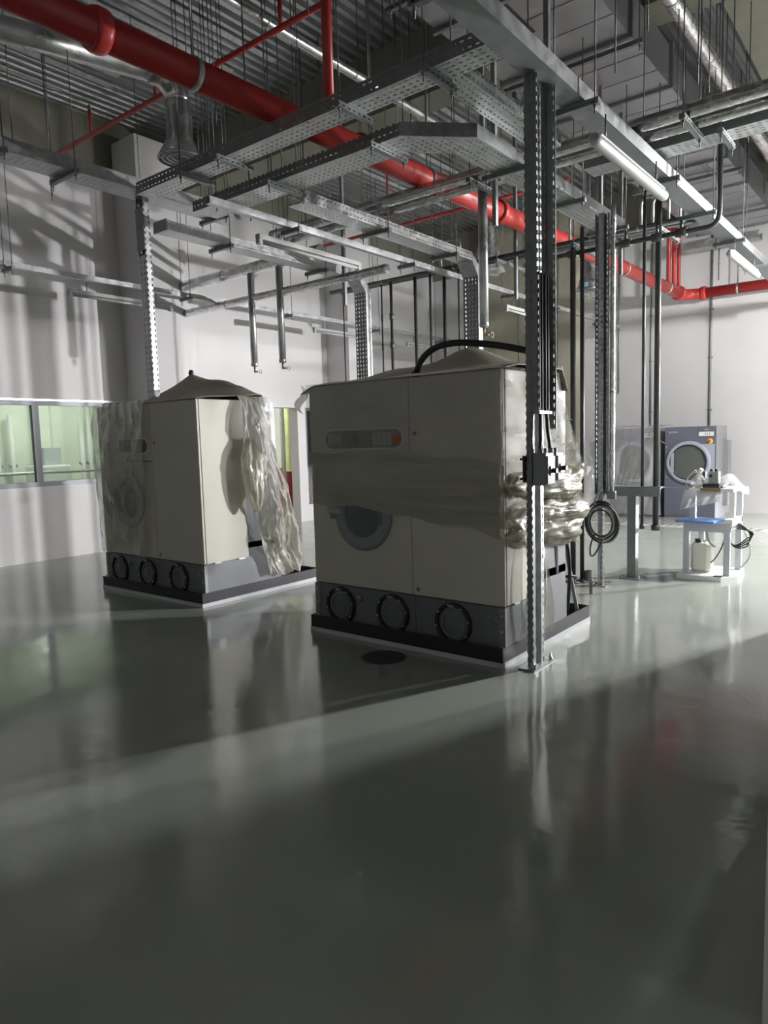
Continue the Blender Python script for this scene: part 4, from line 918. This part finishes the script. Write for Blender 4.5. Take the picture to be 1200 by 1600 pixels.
# ================================================================== FAR RIGHT: DRYERS, WORK STAND
def dryer(x0, y0, label):
    d = thing('tumble_dryer', label, 'dryer', (x0, y0, 0), 'slate-grey dryers'); w_, h_, dp = .88, 1.66, .78
    MB().box(x0, x0+w_, y0+.02, y0+dp, 0, h_, .008).build('cabinet', 'dryside', d)
    MB().box(x0, x0+w_, y0, y0+.02, .56, h_-.002, .004).build('front_panel', 'dryer', d)
    MB().box(x0, x0+w_, y0, y0+.02, .03, .545, .004).build('lint_door', 'dryer', d)
    MB().box(x0, x0+w_, y0-.004, y0+.02, .546, .558).build('trim', 'alu', d)
    cx, cz = x0+.42, 1.02
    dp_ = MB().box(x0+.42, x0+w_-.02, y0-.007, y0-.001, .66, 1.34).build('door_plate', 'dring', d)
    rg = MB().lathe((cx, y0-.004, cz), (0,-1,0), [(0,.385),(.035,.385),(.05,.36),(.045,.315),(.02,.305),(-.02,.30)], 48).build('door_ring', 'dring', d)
    MB().lathe((cx, y0-.02, cz), (0,1,0), [(-.035,.318),(-.035,.306),(.0,.303)], 48).build('door_seal', 'black', rg)
    MB().lathe((cx, y0-.010, cz), (0,-1,0), [(0,.305),(.006,.2),(.010,0)], 40).build('door_glass', 'drum', rg)
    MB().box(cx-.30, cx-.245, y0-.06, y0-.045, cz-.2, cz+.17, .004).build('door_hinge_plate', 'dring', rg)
    c = MB().box(x0+.58, x0+.85, y0-.012, y0, 1.475, 1.645, .004).build('control_panel', 'frame', d)
    MB().box(x0+.59, x0+.84, y0-.016, y0-.012, 1.485, 1.56).build('display', 'white', c)
    for k in range(3): MB().box(x0+.69+k*.035, x0+.71+k*.035, y0-.018, y0-.016, 1.505, 1.54).build('digit', 'strip', c)
    MB().box(x0+.68, x0+.76, y0-.014, y0-.012, 1.59, 1.61).build('brand_plate', 'strip', c)
    e = MB().lathe((x0+.775, y0, 1.39), (0,-1,0), [(0,.05),(.012,.05),(.012,0)], 20).build('stop_plate', 'yellow', d)
    MB().lathe((x0+.775, y0-.012, 1.39), (0,-1,0), [(0,.022),(.02,.026),(.03,0)], 16).build('stop_button', 'orange', e)
    for zz in (1.30, 1.20, .75): MB().lathe((x0+.03, y0, zz), (0,-1,0), [(0,.012),(.006,.012),(.006,0)], 10).build('screw', 'alu', d)
    return d
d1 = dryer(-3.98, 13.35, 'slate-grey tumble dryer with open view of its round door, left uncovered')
text('primus', (-3.90, 13.349, 1.555), .05, 'white', d1)
MB().box(-3.10+.001, -3.02, 13.9, 14.13, .2, 1.4).build('rear_box', 'dryside', d1)
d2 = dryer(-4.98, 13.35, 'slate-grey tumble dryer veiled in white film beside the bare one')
fv = thing('dust_film', 'white film veil over the tumble dryer beside the bare one', 'film', (-4.5, 13.3, 0))
def veil(u, v):
    x = -5.10+u*1.06; z = 1.70-1.66*v
    x += (.10*(1-u)*-1+.03*u)*v
    y = 13.27-.06*v-.05*math.sin(u*9+v*3)*v-.03*math.sin(u*21+v*8)*(.3+v)
    return (x, y, z)
MB().grid(veil, 60, 60).build('front_sheet', 'film5', fv)
MB().grid(lambda u, v: (-5.10+u*1.06, 13.27+.8*v, 1.70+.012*math.sin(u*14+v*9)), 24, 14).build('top_sheet', 'film5', fv)
MB().tube(arc((-4.25,13.3,1.55),(-4.1,13.25,1.45),(-3.95,13.3,1.36),8), .012, 6).build('tape_strip', 'brown', fv)
bp = thing('wrapped_bundle', 'bundle wrapped in white film behind the black standing pipes', 'bundle', (-5.75, 13.4, 0))
def bundle(u, v):
    th = u*2*math.pi; rr = 1+.10*math.sin(th*3+v*5)+.06*math.sin(th*8-v*7)
    tp = (1-.45*v**1.5)
    return (-5.62+.52*rr*tp*math.cos(th), 13.45+.40*rr*tp*math.sin(th), 1.25*v*(1-.2*math.cos(th+1)*v))
MB().grid(bundle, 60, 40).build('film_sheet', 'film7', bp)
MB().box(-5.95, -5.35, 13.2, 13.7, 0, .95, .05).build('carton', 'white', bp)
def bundle_top(u, v):
    th = u*2*math.pi; rr = (1+.10*math.sin(th*3+5)+.06*math.sin(th*8-7))*(1-v); tp = .55
    return (-5.62+.52*rr*tp*math.cos(th), 13.45+.40*rr*tp*math.sin(th), 1.25*(1-.2*math.cos(th+1)*(1-v))+.1*v)
MB().grid(bundle_top, 60, 8).build('film_top', 'film7', bp)
# hazard strip in the floor (painted stripes, one by one)
hs = thing('hazard_strip', 'black and white hatched channel cover across the floor before the dryers', 'floor strip', (-4, 12.1, 0))
MB().box(-6.2, -2.05, 11.98, 12.18, 0, .008).build('channel_cover', 'hazw', hs)
bar = None
for i in range(30):
    x = -6.17+i*.136
    if bar is None: bar = MB().add([(x,11.985,.009),(x+.07,11.985,.009),(x+.13,12.175,.009),(x+.06,12.175,.009)], [(0,1,2,3)]).build('stripe', 'black', hs)
    else: c = bar.copy(); COL.objects.link(c); c.parent = hs; c.location.x = i*.136
# work stand with blue board
ws = thing('work_stand', 'grey-white steel work stand with two shelves and a foot plate', 'stand', (-1.92, 7.95, 0))
MB().prism([(-2.17,7.72),(-1.72,7.70),(-1.60,7.9),(-1.64,8.4),(-2.13,8.4)], .0, .045).build('foot_plate', 'white', ws)
for (x, y, z) in ((-2.10,7.85,.60),(-1.70,7.86,.60),(-2.06,8.3,.60),(-1.68,8.3,.97)): MB().box(x-.03, x+.03, y-.025, y+.025, .045, z).build('leg', 'bwhite', ws)
MB().box(-2.13, -1.67, 7.84, 7.87, .50, .60).build('apron', 'bwhite', ws)
MB().box(-1.73, -1.65, 7.84, 8.33, .57, .64).build('side_rail', 'white', ws)
MB().box(-2.10, -2.04, 7.93, 7.99, .60, .92).build('upright', 'bwhite', ws)
MB().box(-1.72, -1.67, 8.02, 8.08, .62, .92).build('upright', 'white', ws)
MB().box(-2.10, -1.66, 7.9, 8.4, .92, .955).build('top_shelf', 'white', ws)
MB().box(-1.98, -1.78, 7.88, 7.90, .905, .965).build('front_board', 'brown', ws)
MB().box(-1.80, -1.72, 7.72, 7.78, .046, .052).build('foot_pad', 'black', ws)
tag(MB().prism([(-2.19,7.74),(-1.80,7.70),(-1.74,8.02),(-2.14,8.1)], .603, .63).build('blue_board', 'blue', None, (-1.95,7.9,.603)), 'blue padded board lying on the work stand', 'board')
jc = thing('jerrycan', 'whitish plastic jerrycan with black cap on the foot of the work stand', 'can', (-1.98, 8.02, .045))
m = MB(); m.box(-2.085, -1.885, 7.93, 8.13, .046, .36, .035); m.build('body', 'can', jc)
MB().lathe((-2.02,8.0,.36), (0,0,1), [(0,.03),(.01,.03),(.01,.034),(.04,.034),(.04,0)], 16).build('cap', 'black', jc)
MB().tube(arc((-1.97,8.03,.36),(-1.93,8.03,.42),(-1.90,8.03,.36),6), .012, 8).build('handle', 'can', jc)
dv = thing('control_box', 'small grey box with dials on top of the work stand', 'equipment', (-1.86, 8.05, .955))
MB().box(-1.93, -1.83, 8.0, 8.1, 1.0, 1.13, .006).build('housing', 'isobox', dv); MB().box(-1.98, -1.78, 7.97, 8.15, .956, 1.0, .01).build('base', 'black', dv)
for xx in (-1.91,-1.86): MB().lathe((xx,8.05,1.13), (0,0,1), [(0,.018),(.025,.018),(.025,0)], 12).build('dial', 'black', dv)
MB().box(-1.92, -1.89, 7.995, 8.0, 1.07, 1.10).build('button', 'black', dv); MB().box(-2.0, -1.97, 8.04, 8.09, .956, 1.13, .006).build('side_unit', 'black', dv)
gn = thing('spray_gun', 'white film-wrapped handpiece with black hoses on the work stand', 'tool', (-2.03, 8.0, .955))
def gunf(u, v):
    th = u*2*math.pi; rr = .075*(math.sin(math.pi*min(.97,.08+.9*v)))*(1+.12*math.sin(th*5+v*7)); return (-2.04+rr*1.1*math.cos(th)+.03*v, 8.0+rr*math.sin(th), .956+.14*v)
MB().grid(gunf, 30, 20).build('wrapped_body', 'film5', gn); MB().box(-2.08, -1.99, 7.97, 8.03, .965, 1.06, .02).build('body', 'white', gn)
MB().tube([(-2.06,8.0,1.06),(-1.99,7.98,1.16)], .022, 10).build('nozzle', 'white', gn)
for k in range(4): MB().tube(arc((-2.05+.005*k,7.99,1.15-.01*k),(-2.18-.012*k,7.95,1.04),(-2.12+.01*k,7.95,.965),10), .006, 6).build('hose', 'black' if k%2 else 'white', gn)
def loose(u, v):
    x = -2.13+.36*u; z = .945-.22*v*(1-.55*u)-.02*u
    return (x-.05*v*(1-u), 7.87-.03*v-.02*math.sin(u*14+v*5)*v, z)
fl_ = tag(MB().grid(loose, 30, 20).build('film_scrap', 'film5', None, (-1.95,7.87,.75)), 'loose white film hanging from the top of the work stand', 'film')
def loose2(u, v):
    th = u*math.pi*1.2-.4; return (-1.80+.26*v, 8.0+.10*math.cos(th)*(1-.6*v), .975+.09*math.sin(th)*(1-.3*v)+.06*math.sin(v*5))
tag(MB().grid(loose2, 20, 20).build('film_scrap', 'film5', None, (-1.7,8.0,.98)), 'crumpled white film lying beside the small grey box with dials', 'film')
cb = thing('hanging_cables', 'black cables looped on the side of the work stand', 'cable', (-1.6, 8.1, .3))
for k in range(4):
    pts = arc((-1.66,8.1,.58-.02*k),(-1.46+.02*k,8.08,.5),(-1.55,8.05,.34+.03*k),8)+arc((-1.55,8.05,.34+.03*k),(-1.68,8.0,.28),(-1.7,7.97,.42),6)[1:]
    MB().tube(pts, .007, 6).build('cable', 'black', cb)
MB().tube(arc((-1.58,8.05,.5),(-1.44,8.05,.25),(-1.6,8.0,.12),10), .006, 6).build('cable', 'copper', cb)
MB().tube(arc((-1.74,7.99,.5),(-1.78,7.98,.2),(-1.95,7.98,.10),10), .007, 6).build('cable', 'black', cb)
MB().tube(arc((-1.93,7.97,.5),(-1.92,7.95,.36),(-1.83,7.95,.33),8), .012, 8).build('cable', 'strip', cb)
for o in bpy.data.objects:
    if '_w' in o: del o['_w']
